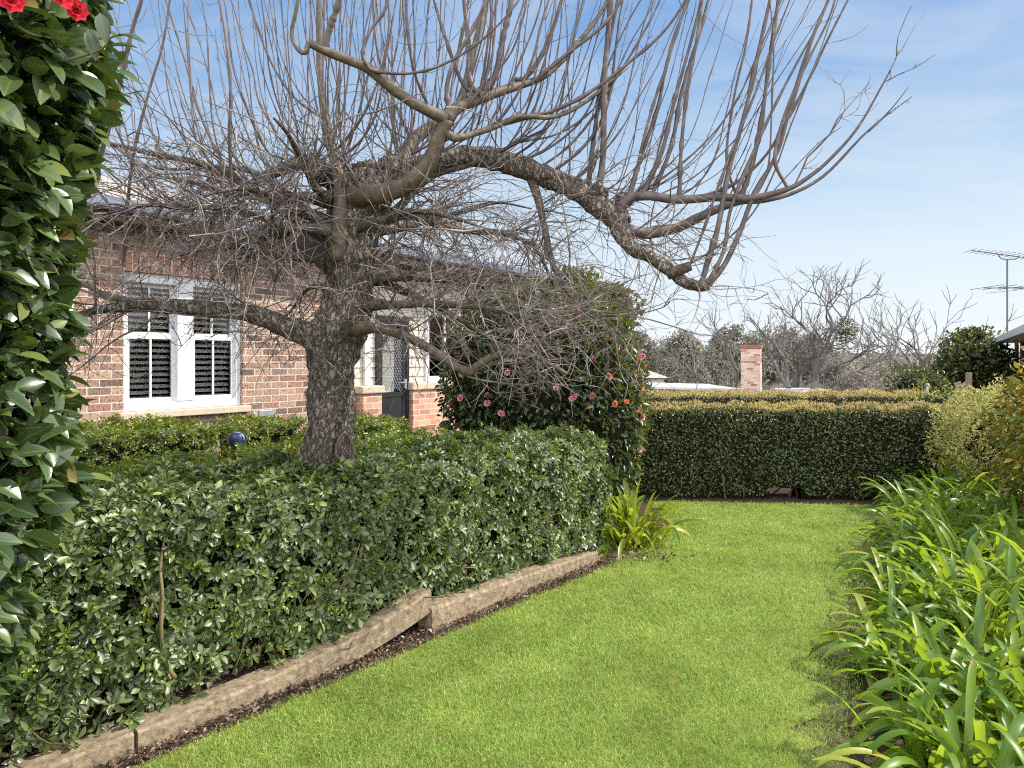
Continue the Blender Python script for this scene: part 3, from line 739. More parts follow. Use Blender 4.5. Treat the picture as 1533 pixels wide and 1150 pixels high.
obj('stems', rel(tubes(st, np.linspace(1, 0.4, 9)[None, :] * rng.uniform(0.003, 0.008, ns)[:, None], 5), h), M['stem'], h)
# one heavier bare stem seen through the leaves near the camera
ps = np.array([P(262, 1015, 2.95), P(246, 985, 2.93), P(241, 940, 2.92), P(243, 890, 2.92), P(240, 850, 2.94), P(247, 800, 2.98)])
ps2 = np.array([P(240, 915, 2.92), P(226, 895, 2.92), P(214, 870, 2.93), P(211, 845, 2.96)])
VF = cat(limb_mesh(ps, [0.010, 0.010, 0.009, 0.008, 0.007, 0.005], 20, 7), limb_mesh(ps2, [0.007, 0.006, 0.005, 0.004], 12, 6))
obj('bare_stem', rel(VF, h), M['stem'], h)
n = 420
dl = HP(rng.uniform(-1.6, 1.5, n), rng.uniform(0.2, 0.36, n), rng.uniform(0.12, 0.34, n))
sz = rng.uniform(0.02, 0.045, n)
obj('dead_leaves', rel(leaves(dl, rnd(n), rnd(n), sz, sz * 0.45, el3), h), M['dead_leaf'], h)

# the two lower hedge rows between the front hedge and the house
def bed_row(label, s0, s1, o0, o1, z0, z1, n, mats=('bed_hedge', 'hedge_new'), L=0.042, seed=1.0):
    t = thing('bed_hedge', label, 'hedge', tuple(HP((s0 + s1) / 2, (o0 + o1) / 2, 0.1)))
    w, e, q = hedge_samples(n, s0, s1, o0, o1, z0, z1, HP, lump=0.05, depth=0.05, rcorner=0.16, seed=seed)
    dt = np.linalg.norm(w[:, :2] - TRUNK_XY, axis=1)
    w, e = w[dt > 0.2], e[dt > 0.2]
    ax = unit(e + 0.5 * rnd(len(w)) + A(0, 0, 0.3))
    nw = rng.uniform(size=len(w)) < 0.16
    sr = rng.uniform(0.75, 1.25, len(w))
    obj('foliage', rel(rosettes(w[~nw], ax[~nw], 6, L * sr[~nw], L * 0.46 * sr[~nw], ob3), t), M[mats[0]], t)
    obj('new_growth', rel(rosettes(w[nw], ax[nw], 6, L * 0.8 * sr[nw], L * 0.36 * sr[nw], ob3, (15, 65)), t), M[mats[1]], t)
    obj('dark_core', rel(hedge_core(s0 + 0.14, s1 - 0.14, o0 + 0.14, o1 - 0.14, 0.1, z1 - 0.11, HP, seed), t), M['core'], t)
    return t
bed_row('soft edged hedge row just behind the tree trunk, lower than the window sill', -1.0, 3.55, 1.25, 2.3, 0.15, 0.90, 4600, seed=2.0)
bed_row('light green hedge mound under the white window, against the brick wall', -1.3, 2.05, 3.35, 4.55, 0.2, 0.985, 4200, seed=3.0)
bed_row('small clipped bush against the brick wall just left of the tree trunk', 2.5, 3.4, 4.0, 4.75, 0.2, 0.90, 1300, seed=4.0)
bed_row('small clipped bush in front of the dark door, right of the tree trunk', 3.75, 4.75, 3.75, 4.5, 0.2, 0.83, 1500, seed=5.0)
bed_row('low leafy row between the brick porch wall and the pink flowered bush', 3.7, 4.9, 1.9, 3.2, 0.2, 0.62, 1900, seed=6.0)

# far clipped hedges across the end of the lawn
def far_frame(x0, y0, ang):
    ca, sa = math.cos(ang), math.sin(ang)
    def f(s, o, z):
        s, o, z = np.broadcast_arrays(np.asarray(s, float), np.asarray(o, float), np.asarray(z, float))
        return np.stack([x0 + s * ca - o * sa, y0 + s * sa + o * ca, z], -1)
    return f
def far_hedge(label, fr, s0, s1, o0, o1, z0, z1, n, nt, seed, hole=None):
    t = thing('clipped_hedge', label, 'hedge', tuple(fr((s0 + s1) / 2, (o0 + o1) / 2, 0.0)))
    w, e, q = hedge_samples(n, s0, s1, o0, o1, z0, z1, fr, lump=0.045, depth=0.035, faces=('front', 'top', 'end0', 'end1', 'back'), rcorner=0.10, seed=seed)
    if hole is not None:
        hs, hw, hz = hole
        kp = ~((np.abs(q[:, 0] - hs) < hw * np.sqrt(np.clip(1 - (q[:, 2] / hz) ** 2, 0, 1))) & (q[:, 2] < hz))
        w, e, q = w[kp], e[kp], q[kp]
    n_ = len(w)
    al = unit(0.5 * e + 0.75 * rnd(n_) + A(0, 0, 0.1))
    sz = rng.uniform(0.024, 0.042, n_)
    obj('foliage', rel(leaves(w, al, e + 0.7 * rnd(n_) + A(0, 0, 0.4), sz, sz * 0.48, el2), t), M['far_hedge'], t)
    w, e, q = hedge_samples(nt, s0, s1, o0, o1, z0, z1, fr, lump=0.045, depth=0.012, faces=('top',), rcorner=0.06, seed=seed)
    w2, e2, q2 = hedge_samples(int(nt * 0.8), s0, s1, o0, o1, z0, z1, fr, lump=0.045, depth=0.012, faces=('front',), rcorner=0.10, seed=seed)
    k2 = rng.uniform(size=len(w2)) < np.clip(1 - (z1 - q2[:, 2]) / 0.22, 0, 1) ** 2 * 0.7
    w, e = np.concatenate([w, w2[k2]]), np.concatenate([e, e2[k2] + A(0, 0, 0.7)])
    n_ = len(w)
    obj('new_tips', rel(leaves(w, e + 0.5 * rnd(n_), rnd(n_), rng.uniform(0.022, 0.045, n_), 0.013, el2), t), M['hedge_tip'], t)
    if hole is None:
        core = hedge_core(s0 + 0.08, s1 - 0.08, o0 + 0.09, o1 - 0.09, z0 - 0.1, z1 - 0.07, fr, seed)
    else:
        hs, hw, hz = hole
        core = cat(hedge_core(s0 + 0.08, hs - hw * 0.75, o0 + 0.09, o1 - 0.09, z0 - 0.1, z1 - 0.07, fr, seed), hedge_core(hs - hw * 0.75, hs + hw * 0.75, o0 + 0.09, o1 - 0.09, hz * 0.72, z1 - 0.07, fr, seed),
                   hedge_core(hs + hw * 0.75, s1 - 0.08, o0 + 0.09, o1 - 0.09, z0 - 0.1, z1 - 0.07, fr, seed))
    obj('dark_core', rel(core, t), M['core'], t)
    ns = int((s1 - s0) * 14)
    st = wig(fr(rng.uniform(s0, s1, ns), rng.uniform(o0 + 0.05, o1 - 0.05, ns), 0.0), np.column_stack([rng.normal(size=(ns, 2)) * 0.3, np.ones(ns)]), rng.uniform(0.3, 0.6, ns), 6, 0.2)
    for k_ in range(ns):
        obj('stem', rel(tubes(st[k_:k_ + 1], np.full((1, 6), 0.012) * np.linspace(1, 0.5, 6), 5), t), M['stem'], t)
    return t
frA = far_frame(0.6, 7.86, rad(-3.5))
far_hedge('tall dark clipped hedge closing the end of the lawn, with a gap at its foot', frA, 0.0, 4.35, 0.0, 0.5, 0.05, 1.035, 28000, 8000, 11.0, (2.52, 0.23, 0.16))
frB = far_frame(0.8, 10.0, rad(-1.0))
far_hedge('second clipped hedge behind the first, only its sunlit bronze top showing', frB, 0.0, 5.4, 0.0, 0.8, 0.15, 1.06, 11000, 9000, 12.0)

# ------------------------------------------------------------------ strap-leaved clumps
strap_t = leaf_tpl(1, 'strap')
def strap_clump(n, Lr=(0.36, 0.62), W=0.038, spread=0.11, lr=(0.25, 1.1)):
    k = 11
    ang = rng.uniform(0, 6.283, n)
    lean = rng.uniform(*lr, n)
    L = rng.uniform(*Lr, n)
    b = np.column_stack([rng.normal(size=(n, 2)) * spread, np.full(n, 0.0)])
    d = np.column_stack([np.cos(ang) * lean, np.sin(ang) * lean, np.ones(n)])
    d[:, :2] += b[:, :2] * 2.2
    d = unit(d)
    droop = rng.uniform(0.12, 0.30, n) * (0.5 + lean)
    pts = [b]
    for i in range(k - 1):
        d = unit(d + np.column_stack([np.zeros(n), np.zeros(n), -droop * (0.4 + 1.4 * i / k)]) + 0.03 * rnd(n))
        pts.append(pts[-1] + d * (L / (k - 1))[:, None])
    Pn = np.stack(pts, 1)
    T = unit(np.gradient(Pn, axis=1))
    side = unit(np.cross(T, np.array([0, 0, 1.0])) + 1e-4)
    tw = rng.normal(size=n) * 0.5
    nrm = np.cross(side, T)
    side = unit(side * np.cos(tw)[:, None, None] + nrm * np.sin(tw)[:, None, None])
    nrm = np.cross(side, T)
    prof = np.interp(np.linspace(0, 1, k), [0, 0.25, 0.7, 0.92, 1], [0.55, 0.85, 1.0, 0.80, 0.22])
    hw = (W * 0.5 * rng.uniform(0.8, 1.2, n))[:, None] * prof[None, :]
    a = Pn - side * hw[..., None] + nrm * hw[..., None] * 0.35
    c = Pn + side * hw[..., None] + nrm * hw[..., None] * 0.35
    V = np.stack([a, Pn, c], 2).reshape(-1, 3)
    i = np.arange(k - 1)[:, None] * 3 + np.arange(2)[None, :]
    Fq = np.stack([i, i + 1, i + 4, i + 3], -1).reshape(-1, 4)
    Fq = (Fq[None] + (np.arange(n) * k * 3)[:, None, None]).reshape(-1, 4)
    V[:, 2] = np.maximum(V[:, 2], 0.006)
    return V, Fq
protos = []
for _ in range(4):
    protos.append(mesh_np('strap_clump', *strap_clump(52)))
suv = np.array([[x, i / 10, 0] for i in range(11) for x in (-1, 0, 1)])
for me in protos:
    me.materials.append(M['strap']); add_uv(me, suv, 52)
spots = []
for y in np.arange(1.75, 7.6, 0.29):
    xe = np.interp(y, [1.8, 2.66, 3.95, 5.6, 7.4], [1.20, 1.36, 2.0, 3.1, 4.2])
    for k in range(4):
        spots.append((xe + 0.33 + max(0.0, (3.6 - y) * 0.07) + 0.30 * k + rng.uniform(-0.08, 0.08), y + rng.uniform(-0.12, 0.12), k))
for i, (x, y, k) in enumerate(spots):
    o = bpy.data.objects.new('agapanthus_clump', protos[i % 4])
    COL.objects.link(o)
    s = rng.uniform(0.85, 1.1) * min(1.0, 0.80 + 0.05 * y)
    o.location = (x, y, 0.0); o.rotation_euler = (0, 0, rng.uniform(0, 6.28)); o.scale = (s, s, s * rng.uniform(0.9, 1.1))
    tag(o, 'leafy green strap leaved clump in the dense border along the right of the lawn', 'plant', 'strap leaved clumps in the right hand border')
ag = link('agapanthus_clump', mesh_np('strap_clump', *strap_clump(95, (0.34, 0.58), 0.042, 0.10, (0.1, 0.62))), M['strap_sun_tint'])
ag.location = (1.0, 5.8, 0.02)
tag(ag, 'sunlit yellow green strap leaved clump at the far end of the front hedge', 'plant')

# ------------------------------------------------------------------ shrubs
def blob_samples(n, c, r, lump=0.15, f=2.5, depth=0.08, seed=0.0, zmin=-1.0):
    d = unit(rnd(n)); d = d[d[:, 2] > zmin]
    r = np.asarray(r, float)
    rr = 1 + lump * wob(d, f, seed) + lump * 0.5 * wob(d, f * 2.7, seed + 3) - rng.exponential(depth, len(d))
    p = np.asarray(c, float) + d * r * rr[:, None]
    e = unit(d / r)
    return p, e
def blob_core(c, r, k=0.72, lump=0.15, f=2.5, seed=0.0, nu=28, nv=18):
    u, v = np.meshgrid(np.linspace(0, 2 * math.pi, nu, endpoint=False), np.linspace(0.02, math.pi - 0.02, nv), indexing='ij')
    d = np.stack([np.cos(u) * np.sin(v), np.sin(u) * np.sin(v), np.cos(v)], -1).reshape(-1, 3)
    rr = k * (1 + lump * wob(d, f, seed) + 0.06 * wob(d, 9, seed))
    V = np.asarray(c, float) + d * np.asarray(r, float) * rr[:, None]
    i = np.arange(nu)[:, None] * nv + np.arange(nv - 1)[None, :]
    j = ((np.arange(nu)[:, None] + 1) % nu) * nv + np.arange(nv - 1)[None, :]
    return V, np.stack([i, i + 1, j + 1, j], -1).reshape(-1, 4)
def stems_from(base, tips, r, n=8):
    B = len(tips)
    t = np.linspace(0, 1, n)[None, :, None]
    pts = base[:, None, :] * (1 - t) + tips[:, None, :] * t
    pts = pts + 0.05 * np.sin(t * 3.1) * rnd(B)[:, None, :]
    return tubes(pts, r * np.linspace(1, 0.3, n)[None, :] * np.ones((B, 1)), 6)
def flower(r, layers=3, per=7):
    B, Al, Nr, LL = [], [], [], []
    for l in range(layers):
        th = rad(82 - 26 * l)
        for k in range(per - l):
            a = k * 6.283 / (per - l) + l * 0.5
            d = A(math.cos(a) * math.sin(th), math.sin(a) * math.sin(th), math.cos(th))
            B.append(d * 0.003); Al.append(d); Nr.append(A(-math.cos(a) * math.cos(th), -math.sin(a) * math.cos(th), math.sin(th))); LL.append(r * (1 - 0.2 * l))
    return leaves(np.array(B), np.array(Al), np.array(Nr), np.array(LL), np.array(LL) * 0.85, leaf_tpl(3, 'obovate', 0.2, -0.25))
def put_flower(parent, me, p, d, s, label=None):
    o = bpy.data.objects.new('flower', me); COL.objects.link(o); o.parent = parent
    o.location = tuple(np.asarray(p) - np.array(parent.location)); o.scale = (s, s, s)
    o.rotation_euler = Vector(d).to_track_quat('Z', 'Y').to_euler()
    if label: o['label'] = label
    return o
fl_red = mesh_np('flower_red', *flower(0.045, 4, 8)); fl_red.materials.append(M['red_petal'])
fl_pink = mesh_np('flower_pink', *flower(0.036, 4, 8)); fl_pink.materials.append(M['pink_petal'])
fl_coral = mesh_np('flower_coral', *flower(0.036, 4, 8)); fl_coral.materials.append(M['coral_petal'])

# red camellia close on the left
rc = thing('camellia_bush', 'tall dark glossy leaved bush with red flowers, close by at the left edge', 'bush', (-2.05, 1.72, 0.1))
def rc_left(z):   # how far the bush reaches to the right at each height
    return -2.1 + np.interp(z, [0.45, 0.6, 0.71, 0.92, 1.2, 1.5, 1.89, 2.1, 2.32, 2.54, 2.75, 3.3], [0.53, 0.62, 0.655, 0.675, 0.80, 0.78, 0.785, 0.80, 0.87, 0.91, 0.89, 0.78])
n = 8500
z = rng.uniform(0.5, 2.95, n); ph = rng.uniform(-1.8, 0.9, n)
ctr = A(-2.1, 1.75)
R = (rc_left(z) - ctr[0])
R = R * (1 + 0.045 * wob(np.column_stack([ph * 2, z * 4, z * 0]), 2.0) + 0.035 * wob(np.column_stack([ph * 6, z * 11, z * 0]), 2.0, 4) - rng.exponential(0.06, n))
p = np.column_stack([ctr[0] + np.cos(ph) * R, ctr[1] + np.sin(ph) * R * 1.0, z])
e = np.column_stack([np.cos(ph), np.sin(ph), 0 * z])
# only leave out leaves that would sit right against the lens
kp = p[:, 1] > 0.75
p, e = p[kp], e[kp]; n = len(p)
al = unit(e * 0.75 + 0.75 * rnd(n) + A(0.0, 0, -0.22))
nr = unit(e * 0.5 + 0.55 * rnd(n) + A(0, 0, 0.9))
sz = rng.uniform(0.05, 0.105, n)
fo = obj('foliage', rel(leaves(p, al, nr, sz, sz * rng.uniform(0.5, 0.68, n), el5), rc), M['camellia'], rc)
add_uv(fo.data, tpl_uv(el5[0]), n)
cu, cz = np.meshgrid(np.linspace(0, 6.283, 26, endpoint=False), np.linspace(0.6, 3.2, 16), indexing='ij')
Rk = (rc_left(cz) - ctr[0]) * 0.88 * (1 + 0.05 * wob(np.stack([cu, cz * 3, cz], -1), 3))
cV = np.stack([ctr[0] + np.cos(cu) * Rk, ctr[1] + np.sin(cu) * Rk, cz], -1).reshape(-1, 3)
ci = np.arange(26)[:, None] * 16 + np.arange(15)[None, :]; cj = ((np.arange(26)[:, None] + 1) % 26) * 16 + np.arange(15)[None, :]
obj('dark_core', rel((cV, np.stack([ci, cj, cj + 1, ci + 1], -1).reshape(-1, 4)), rc), M['core'], rc)
nb = 60
sel = rng.integers(0, n, nb)
obj('stems', rel(stems_from(np.column_stack([np.full(nb, -2.05) + rng.normal(size=nb) * 0.05, np.full(nb, 1.72) + rng.normal(size=nb) * 0.05, np.clip(p[sel, 2] - 0.6, 0.0, 3)]), p[sel], 0.008), rc), M['stem'], rc)
obj('trunk', rel(limb_mesh(np.array([[-2.05, 1.72, 0.0], [-2.03, 1.74, 0.5], [-2.08, 1.72, 1.0], [-2.05, 1.75, 2.4]]), [0.06, 0.05, 0.045, 0.02], 14, 9, 0.1), rc), M['limb_bark'], rc)
for fx, fy, fY, s in ((16, 0, 1.45, 0.62), (92, -8, 1.50, 0.6), (114, 16, 1.55, 0.55), (60, -30, 1.5, 0.6)):
    put_flower(rc, fl_red, P(fx, fy, fY), (0.6, -0.7, -0.15), s)
# twig end with a few leaves reaching into the sky
tw = np.array([P(100, 90, 1.66), P(150, 75, 1.66), P(168, 55, 1.66), P(200, 52, 1.66)])
obj('twig', rel(limb_mesh(tw, [0.004, 0.003, 0.0025, 0.0015], 12, 5), rc), M['stem'], rc)
lp = np.array([P(176, 52, 1.66), P(160, 70, 1.66), P(132, 45, 1.65), P(160, 95, 1.66), P(170, 105, 1.67), P(150, 20, 1.62)])
ld = np.array([[0.9, 0, -0.15], [0.9, 0.1, 0.15], [0.2, 0.1, -0.9], [0.9, 0, 0.1], [0.8, 0, -0.3], [0.2, 0, -1.0]])
fo = obj('twig_leaves', rel(leaves(lp, ld, np.tile(A(0.1, -0.5, 0.9), (6, 1)), 0.07, 0.033, el5), rc), M['camellia'], rc)
add_uv(fo.data, tpl_uv(el5[0]), 6)

# pink camellia in the middle distance
pc = thing('camellia_bush', 'big dark rounded bush with pink and coral flowers beside the porch', 'bush', (0.35, 7.1, 0.0))
cs = [((0.42, 7.25, 1.25), (0.98, 0.85, 1.22)), ((0.84, 7.0, 0.95), (0.50, 0.6, 1.15)), ((-0.15, 7.4, 1.35), (0.62, 0.7, 0.95))]
allp, alle = [], []
for i, (c, r) in enumerate(cs):
    p, e = blob_samples([9500, 5200, 4200][i], c, r, 0.09, 2.6, 0.07, seed=i + 1.0)
    allp.append(p); alle.append(e)
p = np.concatenate(allp); e = np.concatenate(alle)
kp = (p[:, 2] > 0.15) & ~((p[:, 0] < -0.35) & (p[:, 2] < 0.65))
p, e = p[kp], e[kp]; n = len(p)
sz = rng.uniform(0.055, 0.085, n)
al = unit(e * 0.8 + 0.7 * rnd(n) + A(0, 0, -0.2)); nr = unit(e * 0.5 + 0.6 * rnd(n) + A(0, 0, 0.8))
gold = (rng.uniform(size=n) < np.clip(0.02 + 0.55 * (e[:, 0] - 0.55) + 0.5 * (e[:, 2] - 0.72), 0.01, 0.4))  # gold goes to right-hand and upper leaves, painting sunlight into their colour
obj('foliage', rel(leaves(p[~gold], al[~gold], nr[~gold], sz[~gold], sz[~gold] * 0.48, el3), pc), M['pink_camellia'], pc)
gl = obj('sun_tinted_leaves', rel(leaves(p[gold], al[gold], nr[gold], sz[gold], sz[gold] * 0.5, el3), pc), M['sun_tint_leaf'], pc); gl['label'] = 'leaves coloured yellow and orange for the sunlight on the right side and top'
obj('dark_core', rel(cat(*[blob_core(c, r, 0.80, 0.09, 2.6, i + 1.0) for i, (c, r) in enumerate(cs)]), pc), M['core'], pc)
nb = 24
obj('stems', rel(stems_from(np.column_stack([rng.uniform(-0.4, 0.7, nb), rng.uniform(6.5, 7.2, nb), np.zeros(nb)]), np.column_stack([rng.uniform(-0.5, 1.0, nb), rng.uniform(6.5, 7.4, nb), rng.uniform(0.8, 1.6, nb)]), 0.022), pc), M['stem'], pc)
for fx, fy, col in ((888, 537, 'p'), (837, 523, 'p'), (835, 541, 'p'), (860, 595, 'p'), (888, 593, 'p'), (832, 582, 'p'), (843, 632, 'p'), (856, 597, 'p'), (793, 516, 'p'), (717, 556, 'p'), (760, 558, 'p'),
                    (684, 527, 'p'), (700, 524, 'p'), (727, 590, 'p'), (690, 596, 'p'), (868, 475, 'p'), (855, 484, 'p'), (862, 462, 'c'), (906, 503, 'c'), (911, 564, 'c'), (922, 605, 'c'), (938, 602, 'c'), (953, 538, 'c'), (957, 531, 'p'), (962, 533, 'p'),
                    (940, 507, 'p'), (954, 613, 'p'), (961, 624, 'p'), (960, 580, 'c'), (957, 560, 'c'), (957, 672, 'p'), (964, 548, 'c'), (730, 604, 'p'), (692, 560, 'p'), (812, 500, 'p'), (925, 520, 'p'), (750, 620, 'p')):
    fx, fy = fx + 0, fy + 0
    # set each flower on the crown along its sight line
    ray = A((fx - CX) / F_PX, 1, -(fy - HY) / F_PX)
    best = None
    for c, r in cs:
        o_ = (A(0, 0, CAMZ) - np.array(c)) / np.array(r); d_ = ray / np.array(r)
        a, b, c2 = d_ @ d_, 2 * o_ @ d_, o_ @ o_ - 1.0
        disc = b * b - 4 * a * c2
        t_ = (-b - math.sqrt(disc)) / (2 * a) if disc > 0 else -b / (2 * a)
        if disc > 0 and (best is None or t_ < best): best = t_
    if best is None: best = 6.9
    put_flower(pc, fl_pink if col == 'p' else fl_coral, A(0, 0, CAMZ) + ray * (best + rng.uniform(-0.02, 0.03)), (rng.normal() * 0.7 + 0.15, -1, rng.normal() * 0.6 - 0.1), rng.uniform(0.75, 1.1))

def shrub(name, label, mat, c, r, n, L, wr, seed, mat2=None, frac2=0.0, core=0.72, tpl=el3, category='bush', lump=0.14, depth=0.1, ang=0.7):
    t = thing(name, label, category, (c[0], c[1], 0))
    p, e = blob_samples(n, c, r, lump, 2.6, depth, seed)
    p, e = p[p[:, 2] > 0.03], e[p[:, 2] > 0.03]
    n = len(p); sz = rng.uniform(0.75, 1.25, n) * L
    al = unit(e * 0.8 + ang * rnd(n)); nr = unit(e * 0.4 + 0.7 * rnd(n) + A(0, 0, 0.7))
    m2 = rng.uniform(size=n) < frac2
    obj('foliage', rel(leaves(p[~m2], al[~m2], nr[~m2], sz[~m2], sz[~m2] * wr, tpl), t), M[mat], t)
    if mat2: obj('young_leaves', rel(leaves(p[m2], al[m2], nr[m2], sz[m2], sz[m2] * wr, tpl), t), M[mat2], t)
    if core > 0: obj('dark_core', rel(blob_core(c, r, core, lump, 2.6, seed), t), M['core'], t)
    nb = 30
    sel = rng.integers(0, n, nb)
    obj('stems', rel(stems_from(np.tile(A(c[0], c[1], 0.0), (nb, 1)) + rnd(nb) * A(0.08, 0.08, 0), p[sel] * 0.9 + np.array(c) * 0.1, 0.012), t), M['stem'], t)
    return t
shrub('bronzing_bush', 'bush with yellow, orange and green glossy leaves at the right edge', 'orange_leaf', (4.66, 5.35, 0.93), (0.66, 0.8, 0.86), 4600, 0.078, 0.46, 3.0, 'camellia', 0.16, 0.66)
shrub('variegated_bush', 'pale yellow variegated twiggy bush at the far right end of the lawn hedge', 'variegated', (5.02, 7.1, 0.76), (0.58, 0.6, 0.53), 9500, 0.046, 0.34, 4.0, 'bed_hedge', 0.10, 0.45, el2, lump=0.2, depth=0.14, ang=0.9)
shrub('small_bush', 'small yellow green bush in front of the paling post', 'bed_hedge', (5.55, 8.9, 0.75), (0.5, 0.45, 0.5), 1800, 0.05, 0.35, 5.0, 'variegated', 0.35, 0.66, el2, lump=0.2, depth=0.12)

# ------------------------------------------------------------------ the old fruit tree
TY = 4.25
ft = thing('fruit_tree', 'old gnarled bare tree with a thick trunk, tangled twigs and long upright shoots', 'tree', (float(TRUNK_XY[0]), float(TRUNK_XY[1]), 0.1))
def rpx(wpx, Y): return wpx / 2.0 / F_PX * Y
tr_pts = [(488, 800, 92), (489, 740, 86), (490, 690, 77), (493, 650, 74), (494, 610, 70), (496, 570, 68), (499, 535, 74), (505, 500, 92), (516, 465, 84), (521, 430, 68), (524, 395, 70), (530, 355, 72), (540, 315, 80), (546, 285, 92), (552, 262, 80)]
c = spl(np.array([[*P(x, y, TY), rpx(wd * 0.95, TY)] for x, y, wd in tr_pts]), 90)
kk = 56
ang = np.arange(kk) * 2 * math.pi / kk
C, R = c[:, :3], c[:, 3]
th = ang[None, :] + 0.5 * np.sin(C[:, 2:3] * 3.0)
rid = 0.045 * np.sin(7 * th + 2.5 * np.sin(C[:, 2:3] * 5)) + 0.03 * np.sin(13 * th + 4 * np.sin(C[:, 2:3] * 7 + 1)) + 0.055 * np.sin(3 * th + 6 * C[:, 2:3])
dv = np.stack([np.cos(ang)[None, :] + 0 * th, np.sin(ang)[None, :] + 0 * th, 0 * th], -1)
V = C[:, None, :] + dv * (R[:, None] * (1 + rid))[..., None]
V = V + dv * (0.014 * wob(V, 14) + 0.009 * wob(V, 34) + 0.02 * wob(V, 5))[..., None]
V = V.reshape(-1, 3)
i = np.arange(89)[:, None] * kk + np.arange(kk)[None, :]; j = np.arange(89)[:, None] * kk + (np.arange(kk)[None, :] + 1) % kk
Fq = np.stack([i, j, j + kk, i + kk], -1).reshape(-1, 4)
cap_i = len(V); V = np.vstack([V, C[-1] + A(0, 0, 0.03)])
capq = np.array([[89 * kk + a, 89 * kk + (a + 1) % kk, cap_i, cap_i] for a in range(kk)])
me = bpy.data.meshes.new('trunk'); me.from_pydata((V - np.array(ft.location)).tolist(), [], Fq.tolist() + [f[:3] for f in capq.tolist()])
me.polygons.foreach_set('use_smooth', np.ones(len(me.polygons), bool))
trunk = link('trunk', me, M['bark'], ft)
# healed scar near the foot
a = np.linspace(0, 2 * math.pi, 26)
sc_c = np.array([P(516 + 13 * math.cos(t) * (1 - 0.25 * math.sin(t)), 672 - 23 * math.sin(t), TY - 0.135 - 0.02 * math.cos(t) * -1) for t in a])
obj('scar_rim', rel(tubes(sc_c[None], np.full((1, 26), 0.0085) * (1 + 0.25 * np.sin(a * 3)), 8), ft), M['smooth_bark'], trunk)
m_sc = P(516, 672, TY - 0.122)
vs = np.array([m_sc] + list(sc_c[:-1])); fs = np.array([[0, 1 + k, 1 + (k + 1) % 25] for k in range(25)])
obj('scar_hollow', rel((vs, fs), ft), M['bark'], trunk)
for o_ in trunk.children: pass

LIMBS = []   # (points, radii) for growing twigs
def limb(px_list, mat='limb_bark', n=30, k=11, rough=0.12, name='limb', grow=1.0, parent=None):
    pts = np.array([P(x, y, Y) for x, y, wd, Y in px_list]); rr = [rpx(wd, Y) for x, y, wd, Y in px_list]
    o = obj(name, rel(limb_mesh(pts, rr, n, k, rough, True, seed=len(LIMBS) * 1.3), ft), M[mat], parent or ft)
    c = spl(np.column_stack([pts, rr]), 40)
    LIMBS.append((c[:, :3], c[:, 3], grow))
    return o
# smooth limb curving up and forward, with its fork
limb([(528, 296, 34, 4.15), (548, 291, 34, 4.05), (575, 289, 30, 3.98), (616, 271, 27, 3.92), (644, 240, 24, 3.88), (658, 205, 22, 3.85), (668, 178, 22, 3.82)], 'smooth_bark', rough=0.11, grow=0.5)
limb([(668, 178, 21, 3.82), (630, 160, 17, 3.75), (589, 134, 16, 3.70), (554, 104, 16, 3.64), (519, 89, 14, 3.60), (484, 75, 13, 3.56), (463, 64, 12, 3.53)], 'smooth_bark', rough=0.11, grow=0.5)
limb([(667, 178, 20, 3.82), (686, 162, 17, 3.86), (714, 150, 16, 3.92), (745, 138, 15, 4.0), (780, 127, 12, 4.1), (818, 112, 9, 4.2), (860, 70, 8, 4.3), (905, 10, 6, 4.4), (930, -60, 4, 4.45)], 'smooth_bark', rough=0.11, grow=0.6)
limb([(664, 190, 12, 3.84), (679, 207, 11, 3.84), (710, 200, 10, 3.9), (745, 188, 9, 3.95), (780, 174, 8, 4.0), (830, 175, 7, 4.1), (880, 150, 6, 4.2), (940, 100, 4, 4.3)], 'smooth_bark', rough=0.11, grow=0.6)
limb([(463, 64, 9, 3.53), (455, 80, 8, 3.53), (441, 66, 7, 3.53), (437, 45, 6, 3.52), (445, 5, 6, 3.5), (452, -60, 4, 3.5)], 'smooth_bark', rough=0.11, grow=0.3, n=18, k=7)
limb([(600, 262, 26, 4.3), (605, 238, 24, 4.4), (622, 207, 20, 4.5), (655, 184, 18, 4.6), (690, 150, 14, 4.7), (708, 80, 11, 4.75), (728, 0, 9, 4.8), (745, -90, 6, 4.8)], 'smooth_bark', rough=0.11, grow=0.4)
# the big gnarled limb to the right
limb([(570, 285, 46, 4.25), (603, 262, 40, 4.28), (644, 246, 34, 4.3), (679, 236, 32, 4.32), (714, 234, 32, 4.32), (749, 240, 32, 4.32), (780, 249, 32, 4.3), (818, 264, 32, 4.28), (857, 281, 34, 4.26), (891, 306, 34, 4.24), (920, 329, 32, 4.2), (934, 356, 26, 4.18), (948, 373, 22, 4.16), (971, 384, 20, 4.14), (998, 402, 20, 4.1), (1022, 421, 18, 4.08), (1046, 429, 17, 4.05), (1062, 428, 14, 4.03)], 'bark', n=70, k=16, rough=0.26, grow=1.6)
limb([(1000, 410, 18, 4.08), (1015, 405, 17, 4.05), (1034, 398, 15, 4.02)], 'limb_bark', n=10, rough=0.1, grow=0, name='cut_stub')
limb([(925, 318, 20, 4.22), (941, 297, 16, 4.2), (971, 293, 14, 4.15), (1017, 299, 13, 4.1), (1079, 295, 12, 4.05), (1124, 297, 11, 4.0), (1180, 283, 8, 3.95), (1215, 262, 6, 3.92), (1245, 236, 5, 3.9), (1285, 190, 3.8, 3.88), (1325, 120, 2.6, 3.86), (1334, 104, 1.4, 3.85)], 'shoot', rough=0.06, n=44, grow=0.25)
